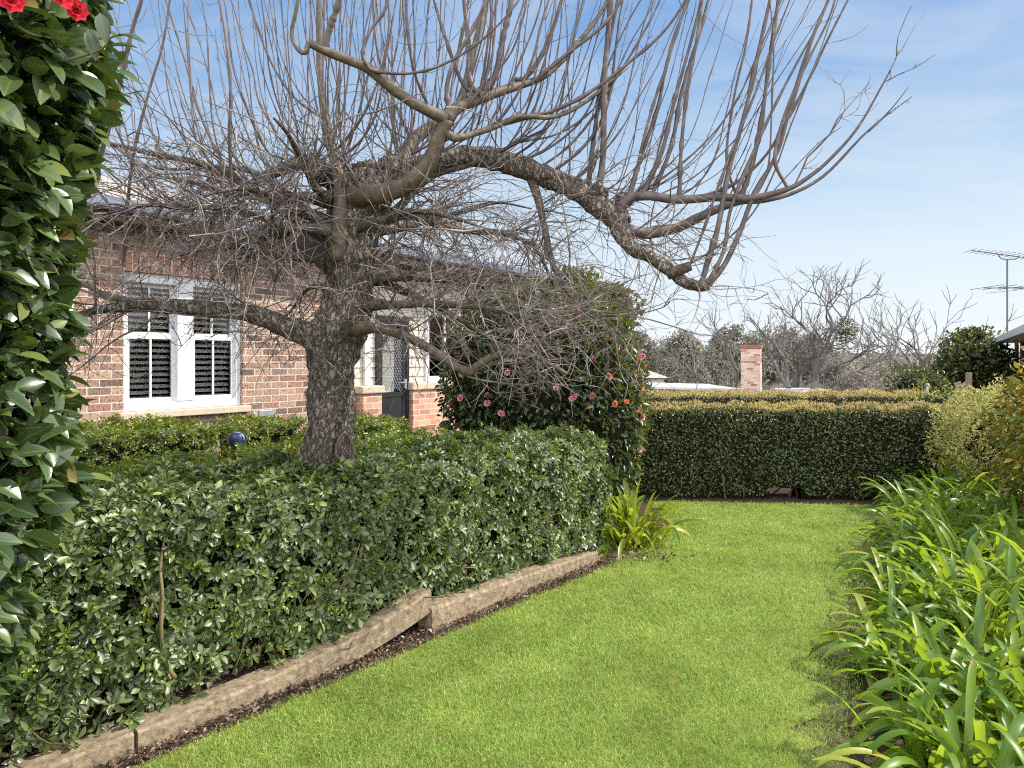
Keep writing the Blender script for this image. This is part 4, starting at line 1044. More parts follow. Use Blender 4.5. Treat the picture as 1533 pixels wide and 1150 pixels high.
limb([(940, 345, 20, 4.2), (962, 349, 18, 4.22), (994, 346, 16, 4.25), (1025, 337, 14, 4.28), (1056, 321, 13, 4.3), (1105, 302, 11, 4.3), (1140, 300, 9, 4.3), (1185, 290, 6, 4.3), (1235, 262, 4.5, 4.3), (1290, 205, 3.2, 4.3), (1330, 168, 2.2, 4.3), (1362, 128, 1.2, 4.3)], 'shoot', rough=0.06, n=44, grow=0.25)
# the level limb to the left
limb([(500, 512, 60, 4.22), (470, 505, 44, 4.2), (440, 494, 34, 4.18), (412, 482, 30, 4.16), (380, 471, 27, 4.15), (350, 466, 25, 4.14), (295, 461, 24, 4.12), (239, 458, 22, 4.1), (211, 456, 20, 4.08), (183, 459, 16, 4.05), (156, 463, 13, 4.0), (128, 469, 10, 3.95), (100, 478, 7, 3.9)], 'bark', n=50, k=14, rough=0.2, grow=1.3)
limb([(230, 456, 12, 4.08), (190, 450, 11, 4.1), (160, 443, 9, 4.15), (135, 430, 8, 4.2), (110, 420, 6, 4.25)], 'limb_bark', n=18, k=8, rough=0.1, grow=0.6)
limb([(500, 395, 40, 4.3), (470, 372, 30, 4.5), (440, 352, 26, 4.65), (413, 346, 22, 4.8), (361, 364, 16, 4.9), (322, 368, 12, 5.0), (270, 380, 8, 5.1)], 'limb_bark', n=36, rough=0.22, grow=1.4)
limb([(505, 345, 24, 4.15), (460, 342, 15, 4.0), (413, 335, 12, 3.85), (382, 322, 11, 3.75), (322, 311, 9, 3.65), (270, 311, 8, 3.6), (225, 307, 6, 3.55), (160, 320, 4, 3.5)], 'shoot', n=34, k=8, rough=0.1, grow=1.2)
limb([(500, 300, 30, 4.2), (455, 296, 18, 4.15), (420, 300, 14, 4.1), (382, 290, 11, 4.1), (340, 292, 9, 4.1), (295, 275, 7, 4.1), (240, 265, 5, 4.1)], 'limb_bark', n=30, k=8, rough=0.18, grow=1.2)
limb([(510, 280, 34, 4.3), (480, 255, 30, 4.35), (455, 243, 24, 4.4), (415, 257, 16, 4.5), (387, 268, 12, 4.55), (345, 300, 9, 4.6), (300, 350, 6, 4.6)], 'limb_bark', n=30, rough=0.24, grow=1.2)
# limbs to the right, lower
limb([(535, 418, 36, 4.3), (567, 415, 19, 4.4), (609, 413, 16, 4.5), (650, 416, 15, 4.6), (692, 421, 13, 4.7), (740, 430, 9, 4.8), (800, 452, 6, 4.9)], 'limb_bark', n=30, rough=0.08, grow=1.5)
limb([(530, 462, 34, 4.25), (559, 458, 16, 4.15), (623, 455, 12, 4.05), (664, 456, 11, 4.0), (720, 460, 9, 3.9), (790, 475, 7, 3.85), (850, 500, 4, 3.8)], 'limb_bark', n=30, rough=0.1, grow=1.5)
limb([(525, 492, 34, 4.2), (553, 491, 18, 4.1), (581, 495, 15, 4.0), (623, 511, 14, 3.95), (664, 536, 14, 3.9), (682, 549, 13, 3.86), (703, 556, 13, 3.84), (716, 546, 12, 3.83), (735, 535, 11, 3.82), (758, 529, 9, 3.8), (800, 534, 6, 3.78), (850, 560, 4, 3.75)], 'smooth_bark', n=40, rough=0.1, grow=1.0)
limb([(545, 350, 44, 4.25), (575, 328, 26, 4.3), (605, 320, 20, 4.4), (640, 330, 14, 4.5), (690, 345, 10, 4.6), (750, 350, 8, 4.7), (800, 370, 6, 4.8), (830, 430, 4, 4.85)], 'limb_bark', n=34, rough=0.16, grow=1.4)
limb([(795, 265, 16, 4.3), (806, 300, 12, 4.25), (815, 340, 10, 4.2), (826, 390, 9, 4.15), (845, 430, 7, 4.1), (880, 470, 5, 4.05), (930, 500, 3, 4.0)], 'limb_bark', n=28, k=8, rough=0.12, grow=1.4)
limb([(505, 390, 26, 4.12), (508, 345, 24, 4.10), (510, 300, 22, 4.10), (507, 262, 18, 4.12), (492, 205, 14, 4.15), (480, 120, 11, 4.2), (478, 20, 9, 4.2), (478, -80, 6, 4.2)], 'smooth_bark', n=34, rough=0.08, grow=0.4)
# procedural limbs around the back and the front so the crown is round
for a_deg, z0, Ln, up in ((70, 2.3, 1.7, 0.22), (100, 2.45, 1.5, 0.3), (135, 2.2, 1.8, 0.2), (45, 2.1, 1.9, 0.15), (20, 2.2, 1.6, 0.3), (160, 2.45, 1.6, 0.25), (-40, 2.35, 1.1, 0.35), (-120, 2.4, 1.0, 0.35), (-75, 2.5, 0.9, 0.45), (85, 1.95, 1.7, 0.05), (120, 1.9, 1.6, 0.05), (190, 2.3, 1.7, 0.15)):
    a_ = rad(a_deg)
    p0 = A(TRUNK_XY[0] + 0.05, TRUNK_XY[1], z0)
    n_ = 7; pts = [p0]; d = unit(A(math.cos(a_), math.sin(a_), up))
    for i_ in range(n_ - 1):
        d = unit(d + 0.16 * rng.normal(size=3) + A(0, 0, -0.05)); pts.append(pts[-1] + d * Ln / (n_ - 1))
    pts = np.array(pts); rr = np.linspace(0.035, 0.006, n_)
    obj('limb', rel(limb_mesh(pts, rr, 26, 8, 0.15), ft), M['limb_bark'], ft)
    c = spl(np.column_stack([pts, rr]), 40); LIMBS.append((c[:, :3], c[:, 3], 1.3))

# knobbly burrs where the shoots are pollarded
for i_, (x, y, s) in enumerate(((480, 262, 0.085), (508, 262, 0.08), (585, 250, 0.085), (548, 262, 0.10), (893, 290, 0.07), (935, 300, 0.06), (420, 345, 0.06), (820, 262, 0.05), (925, 325, 0.075))):
    VB = blob_core(P(x, y, 4.24), (s, s, s * 0.8), 1.0, 0.3, 3.0, i_ * 1.7, 18, 12)
    obj('burr', rel(VB, ft), M['bark'], ft)

# long upright shoots: traced ones first
SH = []
def shoot(pp, w0, w1, Y0, Y1):
    m = len(pp)
    pts = np.array([P(x, y, Y0 + (Y1 - Y0) * k / (m - 1)) for k, (x, y) in enumerate(pp)])
    SH.append((spl(pts, 32), np.linspace(rpx(w0 * 0.9, Y0), rpx(w1 * 0.9, Y1), 32)))
shoot([(725, 144), (710, 134), (702, 110), (702, 70), (695, 0), (688, -120)], 12, 6, 3.9, 3.9)
shoot([(723, 141), (742, 111), (754, 52), (766, 0), (776, -100)], 12, 6, 3.95, 3.9)
shoot([(484, 75), (496, 35), (507, 0), (530, -110)], 12, 6, 3.56, 3.5)
shoot([(672, 163), (669, 132), (679, 94), (707, 45), (728, 0), (760, -90)], 9, 4, 3.83, 3.8)
shoot([(548, 98), (543, 78), (555, 45), (578, 10), (588, -60)], 7, 4, 3.62, 3.6)
shoot([(545, 92), (560, 106), (610, 110), (660, 98), (715, 65), (766, 15), (800, -40)], 6, 3, 3.6, 3.7)
shoot([(714, 148), (690, 120), (668, 60), (650, 0), (640, -60)], 7, 4, 3.9, 3.9)
shoot([(1062, 426), (1086, 394), (1109, 344), (1127, 296), (1163, 230), (1180, 172), (1215, 60), (1240, 0), (1262, -70)], 10, 4, 4.03, 3.95)
shoot([(1050, 426), (1060, 390), (1075, 340), (1090, 260), (1115, 170), (1135, 80), (1155, -10), (1170, -80)], 10, 5, 4.05, 4.0)
shoot([(1108, 298), (1125, 250), (1140, 180), (1152, 90), (1165, 0), (1172, -60)], 9, 5, 4.1, 4.05)
shoot([(1105, 300), (1088, 240), (1098, 150), (1118, 60), (1130, -40)], 5, 3, 4.1, 4.1)
shoot([(1055, 430), (1070, 405), (1085, 370), (1095, 310), (1140, 200), (1190, 100), (1230, 30)], 8, 3, 4.02, 4.0)
shoot([(960, 296), (990, 230), (1010, 150), (1035, 60), (1060, -40)], 8, 4, 4.15, 4.1)
shoot([(975, 294), (1005, 220), (1020, 140), (1050, 40), (1070, -40)], 8, 4, 4.15, 4.2)
shoot([(1017, 299), (1020, 220), (1030, 130), (1045, 50), (1058, -60)], 7, 4, 4.1, 4.0)
shoot([(940, 300), (958, 240), (985, 160), (1000, 90), (1040, -30)], 8, 4, 4.2, 4.1)
shoot([(894, 300), (903, 230), (905, 120), (912, 30), (918, -60)], 12, 7, 4.25, 4.2)
shoot([(880, 285), (890, 200), (905, 100), (925, 0), (940, -80)], 9, 5, 4.3, 4.3)
shoot([(212, 0), (198, 45), (185, 100), (168, 170), (150, 235), (143, 260)][::-1], 9, 6, 3.3, 3.2)
shoot([(185, 400), (190, 320), (200, 230), (225, 130), (245, 60), (262, -60)], 6, 3, 3.6, 3.5)
shoot([(770, 120), (788, 115), (818, 69), (841, 0), (860, -70)], 9, 5, 4.1, 4.1)
shoot([(780, 128), (800, 120), (850, 80), (910, 30), (960, -50)], 8, 4, 4.1, 4.2)
shoot([(748, 187), (790, 176), (830, 165), (880, 140), (940, 95), (1000, 40), (1050, -40)], 8, 4, 4.05, 4.2)
shoot([(1322, 124), (1345, 112), (1372, 100), (1400, 82)], 2, 1, 3.86, 3.86)
shoot([(1330, 110), (1338, 95), (1345, 75)], 1.6, 1, 3.86, 3.86)
shoot([(1300, 198), (1325, 175), (1345, 160), (1365, 145)], 2.2, 1.2, 4.3, 4.3)
shoot([(1150, 295), (1180, 262), (1225, 215), (1260, 190)], 2.2, 1.0, 4.2, 4.2)
shoot([(1180, 283), (1160, 240), (1172, 180), (1200, 110), (1240, 30), (1255, -20)], 6, 3, 3.95, 3.9)
shoot([(1128, 297), (1150, 250), (1156, 140), (1158, 60), (1150, -20)], 3.5, 2, 4.0, 4.0)
# then the fan of others from the burrs
LPS = np.concatenate([l[0][4:] for l in LIMBS])
LPS = LPS[LPS[:, 2] > 1.95]
zones = [((462, 520), (230, 270), 28), ((540, 620), (235, 275), 26), ((360, 450), (255, 310), 18), ((240, 360), (270, 350), 16), ((640, 800), (222, 255), 22), ((820, 960), (260, 320), 24), ((980, 1120), (290, 410), 7), ((860, 1120), (270, 330), 8), ((500, 800), (150, 250), 34), ((480, 620), (250, 290), 10), ((300, 480), (300, 370), 8), ((170, 300), (330, 460), 6)]
for (xa, xb), (ya, yb), cnt in zones:
    for _ in range(cnt):
        x, y = rng.uniform(xa, xb), rng.uniform(ya, yb)
        Yd = rng.uniform(3.55, 5.3)
        lean = np.clip((x - 560) / 1000, -0.45, 0.42) + rng.normal() * 0.14
        lh = rng.uniform(0.5, 1.0) if rng.uniform() < 0.25 else rng.uniform(1.2, 2.2)
        # every shoot springs from a real limb: the nearest limb point to the wanted spot
        lpx = CX + LPS[:, 0] / LPS[:, 1] * F_PX; lpy = HY - (LPS[:, 2] - CAMZ) / LPS[:, 1] * F_PX
        dd_ = np.hypot(lpx - x, (lpy - y) * 1.3) + rng.uniform(0, 18, len(LPS))
        p0 = LPS[np.argmin(dd_)]
        d0 = A(lean * 2.4 + rng.normal() * 0.3, rng.normal() * 0.3, 0.55)
        d1 = A(lean * 1.0, rng.normal() * 0.07, 1.0)
        pts = [p0]; m = 9
        for i_ in range(m - 1):
            f = min(1.0, i_ / 2.5)
            pts.append(pts[-1] + unit(unit(d0) * (1 - f) + unit(d1) * f + 0.045 * rng.normal(size=3)) * lh / (m - 1))
        r0 = rng.choice([0.003, 0.0042, 0.006, 0.008, 0.0105], p=[0.30, 0.30, 0.22, 0.12, 0.06])
        SH.append((spl(np.array(pts), 32), np.linspace(r0, r0 * 0.42, 32)))
SHP = np.array([s[0] for s in SH]); SHR = np.array([s[1] for s in SH])
order = np.argsort(-SHR[:, 0])
for i_ in order[:95]:
    obj('shoot', rel(tubes(SHP[i_:i_ + 1], SHR[i_:i_ + 1] * (1 + 0.05 * rng.normal(size=32) + 0.38 * (rng.uniform(size=32) < 0.2)), 7), ft), M['shoot'], ft)
rest = order[95:]
sh_rest = obj('thin_shoots', rel(tubes(SHP[rest], SHR[rest] * (1 + 0.45 * (rng.uniform(size=SHR[rest].shape) < 0.18)), 5), ft), M['shoot'], ft)
sh_rest['kind'] = 'stuff'
# spur twigs on the shoots
B = len(SHP)
ii = rng.integers(0, B, 1900); jj = rng.integers(3, 29, 1900)
pp = SHP[ii, jj]; tt = unit(SHP[ii, jj + 1] - pp)
d = unit(tt * 0.75 + 0.55 * rnd(1900))
spur = wig(pp, d, np.where(rng.uniform(size=1900) < 0.09, rng.uniform(0.12, 0.4, 1900), rng.uniform(0.01, 0.04, 1900)), 6, 0.12, 0.06)

# twig tangle
LP = np.concatenate([l[0][6:] for l in LIMBS]); LT = np.concatenate([unit(np.gradient(l[0], axis=0))[6:] for l in LIMBS])
LW = np.concatenate([np.full(34, l[2]) * np.linalg.norm(np.diff(l[0], axis=0), axis=1).mean() * 1.0 for l in LIMBS])
ok = (LP[:, 2] < 2.70) * np.where(LP[:, 0] > 0.75, 0.3, 1.0)
LW = LW * ok
def grow(n, SP, ST, SW, Lr, out=0.6, w=0.2, grav=-0.04, m=9, up=0.0):
    idx = rng.choice(len(SP), n, p=SW / SW.sum())
    p, t = SP[idx], ST[idx]
    ctr = np.column_stack([p[:, :2] - TRUNK_XY, np.zeros(n)])
    d = unit(0.5 * t + out * unit(ctr) + 0.75 * rnd(n) + A(0, 0, up))
    return wig(p, d, rng.uniform(*Lr, n), m, w, grav)
g1 = grow(540, LP, LT, LW, (0.35, 0.95), 0.5, 0.20, -0.05)
g1b = grow(60, LP, LT, LW, (0.3, 0.8), 0.3, 0.16, 0.10, up=0.4)
g1 = np.concatenate([g1, g1b])
hi_ = lambda g: g[g[:, :, 2].min(axis=1) > 1.24 + 0.12 * rng.uniform(size=len(g))]
g1 = hi_(g1)
def srcs(g): return g[:, 1:].reshape(-1, 3), unit(np.gradient(g, axis=1))[:, 1:].reshape(-1, 3), np.ones(g.shape[0] * (g.shape[1] - 1))
g2 = grow(2100, *srcs(g1), (0.15, 0.55), 0.3, 0.22, -0.04)
g2 = hi_(g2)
g3 = grow(4200, *srcs(g2), (0.03, 0.22), 0.15, 0.25, 0.0, m=6)
for g, r0, r1, kx in ((g1, (0.003, 0.0075), 0.35, 6), (g2, (0.0016, 0.0036), 0.4, 5), (g3, (0.0011, 0.0021), 0.5, 4), (spur, (0.0014, 0.003), 0.5, 4)):
    n_ = len(g); m_ = g.shape[1]
    rr = rng.uniform(*r0, n_)[:, None] * np.linspace(1, r1, m_)[None, :] * (1 + 0.08 * rng.normal(size=(n_, m_)))
    t_ = obj('twigs', rel(tubes(g, rr, kx), ft), M['twig'], ft); t_['kind'] = 'stuff'

# ------------------------------------------------------------------ the brick house
HO = A(-4.21, 7.40); HROT = math.atan2(0.793, 0.609)
hs = thing('brick_house', 'single storey brick house with white sash window, dark screen door and pale roof', 'house', (HO[0], HO[1], 0), HROT)
GZ = 0.0
WT = 3.03
wall = cat(box(-5.5, 0, 0, 0.23, GZ, WT), box(1.40, 3.16, 0, 0.23, GZ, WT), box(0, 1.40, 0, 0.23, GZ, 0.93), box(0, 1.40, 0, 0.23, 2.785, WT), box(3.16 - 0.23, 3.16, 0.23, 0.9, GZ, WT), box(-5.5, -5.27, 0.23, 6.0, GZ, WT))
obj('wall', wall, M['brick'], hs, False)
obj('soldier_course', box(-0.04, 1.44, -0.004, 0.226, 2.55, 2.785), M['soldier'], hs, False)
bevel(obj('window_sill', box(-0.07, 1.47, -0.085, 0.14, 0.932, 1.008), M['coping'], hs, False), 0.008)
bevel(obj('vent_plate', box(1.62, 1.86, -0.015, 0.02, 0.74, 0.93), M['grey_metal'], hs, False), 0.004)
# window
wi = obj('window', cat(box(0, 0.055, 0.05, 0.18, 1.01, 2.55), box(1.345, 1.40, 0.05, 0.18, 1.01, 2.55), box(0.055, 1.345, 0.05, 0.18, 1.01, 1.10), box(0.055, 1.345, 0.05, 0.18, 2.44, 2.55), box(0.605, 0.795, 0.04, 0.18, 1.10, 2.44)), M['white_paint'], hs, False)
bevel(wi, 0.006)
bar = []
for x0, x1 in ((0.055, 0.605), (0.795, 1.345)):
    for (z0, z1, y) in ((1.10, 1.86, 0.095), (1.84, 2.44, 0.130)):
        sash = cat(box(x0, x0 + 0.045, y, y + 0.035, z0, z1), box(x1 - 0.045, x1, y, y + 0.035, z0, z1), box(x0 + 0.045, x1 - 0.045, y, y + 0.035, z0, z0 + 0.05), box(x0 + 0.045, x1 - 0.045, y, y + 0.035, z1 - 0.045, z1), box((x0 + x1) / 2 - 0.011, (x0 + x1) / 2 + 0.011, y + 0.004, y + 0.031, z0 + 0.05, z1 - 0.045))
        so = obj('sash', sash, M['white_paint'], wi, False)
        obj('pane', box(x0 + 0.045, x1 - 0.045, y + 0.015, y + 0.019, z0 + 0.05, z1 - 0.045), M['glass'], wi, False)
    sl = []
    for z in np.arange(1.14, 2.42, 0.068):
        V_, F_ = box(x0 + 0.02, x1 - 0.02, -0.036, 0.036, -0.008, 0.008)
        ca, sa = math.cos(rad(20)), math.sin(rad(20))
        V2 = V_.copy(); V2[:, 1] = V_[:, 1] * ca - V_[:, 2] * sa + 0.208; V2[:, 2] = V_[:, 1] * sa + V_[:, 2] * ca + z
        sl.append((V2, F_))
    obj('shutter_slats', cat(*sl), M['slat'], wi, False)
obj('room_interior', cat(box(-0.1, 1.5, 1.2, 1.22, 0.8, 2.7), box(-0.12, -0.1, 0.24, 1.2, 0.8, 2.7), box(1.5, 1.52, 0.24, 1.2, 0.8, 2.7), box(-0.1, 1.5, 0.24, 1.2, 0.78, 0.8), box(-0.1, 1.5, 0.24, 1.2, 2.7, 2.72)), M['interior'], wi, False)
cv = []
for k in range(7):
    x = 0.12 + k * 0.19
    cv.append(box(x, x + 0.07, 0.7 + 0.03 * (k % 2), 0.72 + 0.03 * (k % 2), 0.9, 2.6))
obj('curtain', cat(*cv), M['curtain'], wi, False)
# porch: pier, low wall, boards, door
bevel(obj('pier', box(3.20, 3.56, -0.14, 0.22, GZ, 1.075), M['pier_brick'], hs, False), 0.006)
bevel(obj('pier_cap', box(3.165, 3.595, -0.175, 0.255, 1.077, 1.19), M['coping'], hs, False), 0.02)
bevel(obj('low_wall', box(4.31, 9.2, -0.02, 0.20, GZ, 1.085), M['pier_brick'], hs, False), 0.006)
bevel(obj('wall_coping', box(4.28, 9.2, -0.055, 0.235, 1.087, 1.215), M['coping'], hs, False), 0.02)
bd = []
for z in np.arange(1.16, 2.95, 0.15):
    for x0, x1 in ((3.16, 3.64), (4.34, 4.70), (5.62, 9.2)):
        V_, F_ = box(x0, x1, 0.10, 0.125, z, z + 0.156)
        V_ = V_.copy(); V_[4:, 1] += 0.018; bd.append((V_, F_))
for x0, x1, zz in ((4.70, 5.62, 2.36), (3.64, 4.34, 2.25)):
    for z in np.arange(zz, 2.95, 0.15):
        V_, F_ = box(x0, x1, 0.10, 0.125, z, z + 0.156); V_ = V_.copy(); V_[4:, 1] += 0.018; bd.append((V_, F_))
obj('weatherboards', cat(*bd), M['cream_board'], hs, False)
obj('corner_post', box(3.40, 3.50, 0.05, 0.098, 1.195, 2.95), M['white_paint'], hs, False)
obj('porch_window', cat(box(4.70, 4.77, 0.07, 0.15, 1.22, 2.36), box(5.55, 5.62, 0.07, 0.15, 1.22, 2.36), box(4.77, 5.55, 0.07, 0.15, 1.22, 1.30), box(4.77, 5.55, 0.07, 0.15, 2.29, 2.36), box(5.14, 5.18, 0.08, 0.14, 1.30, 2.29)), M['white_paint'], hs, False)
pw = [o for o in hs.children if o.name.startswith('porch_window')][0]
obj('pane', box(4.77, 5.55, 0.105, 0.11, 1.30, 2.29), M['glass'], pw, False)
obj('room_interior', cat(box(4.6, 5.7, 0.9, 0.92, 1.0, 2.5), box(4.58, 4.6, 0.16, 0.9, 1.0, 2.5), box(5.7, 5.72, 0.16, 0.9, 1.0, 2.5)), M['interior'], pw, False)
dr = obj('screen_door', cat(box(3.64, 3.70, 0.06, 0.12, GZ, 2.25), box(4.25, 4.31, 0.06, 0.12, GZ, 2.25), box(3.70, 4.25, 0.06, 0.12, 2.17, 2.25),
                            box(3.70, 3.76, 0.075, 0.11, 0.2, 2.17), box(4.18, 4.25, 0.075, 0.11, 0.2, 2.17), box(3.76, 4.18, 0.075, 0.11, 1.00, 1.07), box(3.76, 4.18, 0.075, 0.11, 0.2, 0.32), box(3.76, 4.18, 0.075, 0.11, 2.09, 2.17), box(3.76, 4.18, 0.085, 0.10, 0.32, 1.00)), M['charcoal'], hs, False)
# diamond grille
gr = []
for k in range(-26, 14):
    for sgn in (1, -1):
        x_a = 3.76; z_a = 1.07 + k * 0.085 if sgn == 1 else 1.07 + (k + 26) * 0.085
        pts = []
        for t in np.linspace(0, 0.42, 15):
            z = (1.07 + k * 0.085 + t * 2.4) if sgn == 1 else (1.07 + (k + 26) * 0.085 - t * 2.4)
            if 1.07 <= z <= 2.09: pts.append((3.76 + t, 0.088 + 0.004 * sgn, z))
        if len(pts) >= 2:
            pts = np.array([pts[0], pts[-1]]); gr.append(tubes(pts[None], np.full((1, 2), 0.0042), 4))
obj('grille', cat(*gr), M['grey_metal'], dr, False)
obj('pale_panel', box(3.76, 4.05, 0.135, 0.15, 1.07, 2.09), M['pale_panel'], dr, False)
obj('inner_door', box(3.70, 4.25, 0.16, 0.2, 0.0, 2.17), M['charcoal'], dr, False)
obj('handle', cat(box(4.195, 4.235, 0.04, 0.075, 1.12, 1.27), box(4.10, 4.215, 0.02, 0.04, 1.205, 1.225)), M['grey_metal'], dr, False)
# eaves and roof (local y grows into the house, the gutter hangs at y = -0.45)
obj('soffit', box(-6.0, 9.3, -0.40, 0.3, 3.032, 3.05), M['fascia'], hs, False)
obj('fascia', box(-6.0, 9.3, -0.425, -0.402, 3.0, 3.17), M['fascia'], hs, False)
gp = [(-0.43, 3.20), (-0.43, 3.09), (-0.50, 3.085), (-0.545, 3.11), (-0.55, 3.21), (-0.535, 3.21), (-0.53, 3.12), (-0.50, 3.10), (-0.445, 3.10), (-0.445, 3.20)]
k = len(gp)
V = np.array([(x, y, z) for x in (-6.0, 9.3) for y, z in gp]); Fq = np.array([[i, (i + 1) % k, k + (i + 1) % k, k + i] for i in range(k)])
obj('gutter', (V, Fq), M['gutter'], hs, False)
rp = math.tan(rad(17.5))
def roof_poly(pts, thick=0.05):
    me = bpy.data.meshes.new('roof'); n = len(pts)
    vs = [tuple(p) for p in pts] + [(p[0], p[1], p[2] - thick) for p in pts]
    me.from_pydata(vs, [], [list(range(n)), list(range(2 * n - 1, n - 1, -1))] + [[i, (i + 1) % n, n + (i + 1) % n, n + i] for i in range(n)])
    return me
y0, zr = -0.47, 3.215
link('roof', roof_poly([(-6.0, y0, zr), (3.60, y0, zr), (0.4, y0 + 3.2, zr + 3.2 * rp), (-6.0, y0 + 3.2, zr + 3.2 * rp)]), M['roof'], hs)
link('roof', roof_poly([(3.60, y0, zr - 0.003), (3.60, y0 + 6.4, zr - 0.003), (0.4, y0 + 3.2, zr + 3.2 * rp - 0.003)]), M['roof'], hs)
link('porch_roof', roof_poly([(3.62, y0, zr - 0.01), (9.4, y0, zr - 0.01), (9.4, 3.5, zr + 0.16), (3.62, 3.5, zr + 0.16)]), M['grey_metal'], hs)
# ribs on the roof
# service mast and cable
def to_house(p):
    d = np.asarray(p[:2]) - HO
    return A(d[0] * 0.609 + d[1] * 0.793, -d[0] * 0.793 + d[1] * 0.609, p[2])
mt = to_house(P(252, 238, 9.0)); mb = mt.copy(); mb[2] = 3.45
V = tubes(np.array([[mb, mt]]), np.full((1, 2), 0.012), 6)
ms = obj('service_mast', V, M['grey_metal'], hs)
ins = [blob_core(to_house(P(249, y_, 8.99)), (0.03, 0.03, 0.035), 1, 0.05, 2, 0, 10, 8) for y_ in (255, 268)]
obj('insulator', cat(*ins), M['wire'], ms)
pA, pB = P(-200, 160, 11.0), P(252, 240, 9.0)
tt_ = np.linspace(0, 1, 20)[:, None]
cab = pA * (1 - tt_) + pB * tt_; cab[:, 2] -= 0.12 * np.sin(tt_[:, 0] * math.pi)
cb = obj('overhead_cable', cat(tubes(cab[None], np.full((1, 20), 0.011), 5), blob_core(P(238, 235, 9.06), (0.04, 0.04, 0.03), 1, 0.05, 2, 0, 10, 8)), M['wire'])
tag(cb, 'thin black overhead cable running to the house roof at the upper left', 'cable')

# blue bucket by the wall
bk = thing('bucket', 'navy blue rounded tub lying by the brick wall under the window', 'bucket', tuple(P(355, 656, 7.1)))
bk.scale = (0.68, 0.68, 0.5)
prof = [(0.0, 0.13), (0.06, 0.125), (0.10, 0.10), (0.125, 0.05), (0.135, -0.02), (0.135, -0.12)]
V = []; nn = 20
for r_, z_ in prof:
    for k in range(nn): V.append((max(r_, 0.001) * math.cos(k * 6.2832 / nn), max(r_, 0.001) * math.sin(k * 6.2832 / nn), z_))
Fq = np.array([[r * nn + k, r * nn + (k + 1) % nn, (r + 1) * nn + (k + 1) % nn, (r + 1) * nn + k] for r in range(len(prof) - 1) for k in range(nn)])
obj('body', (np.array(V), Fq), M['blue'], bk)
a = np.linspace(-0.2, 1.7, 16)
rim = np.stack([0.125 * np.cos(a), -0.06 + 0 * a, 0.128 * np.sin(a)], 1)
obj('rim', tubes(rim[None], np.full((1, 16), 0.012), 8), M['grey_metal'], bk)

# ------------------------------------------------------------------ beyond the hedges
stk = thing('garden_stake', 'thin pale stake standing between the two far hedges', 'stake', tuple(P(1388, 700, 9.3) * A(1, 1, 0)))
obj('post', limb_mesh(np.array([[0, 0, 0], [0.01, 0, 0.7], [0, 0, 1.22]]), [0.018, 0.017, 0.016], 10, 8), M['gum_bark'], stk)
obj('cap', blob_core((0, 0, 1.235), (0.03, 0.03, 0.02), 1, 0.03, 2, 0, 12, 8), M['grey_metal'], stk)
pl = thing('paling_fence', 'short stretch of weathered timber palings with one taller post at the right', 'fence', tuple(P(1440, 700, 11.2) * A(1, 1, 0)))
for x_, w_, t_ in ((-0.11, 0.042, 1.20), (-0.062, 0.042, 1.22), (-0.014, 0.042, 1.19), (0.032, 0.042, 1.21)):
    bevel(obj('paling', box(x_, x_ + w_, -0.01, 0.01, -0.2, t_), M['timber'], pl, False), 0.004)
bevel(obj('post', box(0.078, 0.148, -0.035, 0.035, -0.2, 1.36), M['timber'], pl, False), 0.006)
obj('rail', cat(box(-0.12, 0.077, 0.012, 0.05, 0.4, 0.47), box(-0.12, 0.077, 0.012, 0.05, 1.0, 1.07)), M['timber'], pl, False)

def leafy_tree(name, label, mat, c, r, n, L, seed, base_z, trunk_r=0.12, core=0.75, nb=9, category='tree', group=None, bark='far_bark', ncl=26, tpl=el2):
    t = thing(name, label, category, (c[0], c[1], base_z), group=group)
    c = np.array(c, float); r = np.array(r, float)
    # foliage sits in many clumps spread through the crown
    d = unit(rnd(ncl)) * rng.uniform(0.45, 1.0, ncl)[:, None] ** 0.5
    cc = c + d * r * 0.78
    cr = rng.uniform(0.24, 0.42, ncl)[:, None] * r
    idx = rng.integers(0, ncl, n)
    dd = unit(rnd(n)); rr = 1 - rng.exponential(0.18, n)
    p = cc[idx] + dd * cr[idx] * rr[:, None]
    e = unit(dd + 0.6 * unit((p - c) / r))
    sz = L * rng.uniform(0.7, 1.3, n)
    obj('crown', rel(leaves(p, unit(e * 0.6 + rnd(n) * 0.7), unit(e + 0.6 * rnd(n) + A(0, 0, 0.5)), sz, sz * 0.5, tpl), t), M[mat], t)
    if core > 0: obj('dark_core', rel(blob_core(c, r, core, 0.2, 2.5, seed), t), M['core'], t)
    b0 = A(c[0], c[1], base_z)
    pts = np.array([b0, b0 * 0.6 + c * 0.4 + rnd(1)[0] * 0.03 * r, c + A(0, 0, -0.2 * r[2]), c + A(0, 0, 0.3 * r[2])])
    parts = [limb_mesh(pts, [trunk_r, trunk_r * 0.8, trunk_r * 0.55, trunk_r * 0.2], 14, 8, 0.08)]
    mid = pts[1]
    for i_ in range(nb):
        tgt = cc[i_ % ncl]
        parts.append(limb_mesh(np.array([mid, (mid * 0.5 + tgt * 0.5) + A(0, 0, 0.05 * r[2]), tgt]), [trunk_r * 0.45, trunk_r * 0.3, trunk_r * 0.08], 8, 6))
    obj('trunk', rel(cat(*parts), t), M[bark], t)
    return t
c_ = P(1455, 556, 17.0)
leafy_tree('evergreen_tree', 'dense dark green rounded tree beside the neighbouring red roofed house', 'dark_tree', (c_[0], 17.0, 1.05), (1.02, 0.95, 1.25), 14000, 0.12, 1.0, float(gz(17.0)), 0.12, 0.58, ncl=44)
c_ = P(868, 470, 14.0)
leafy_tree('olive_brown_tree', 'olive brown tree crown rising behind the pink flowered bush', 'olive_tree', (c_[0], 14.0, 2.3), (1.25, 1.0, 1.15), 6000, 0.14, 2.0, float(gz(14.0)), 0.14, 0.6, ncl=34)
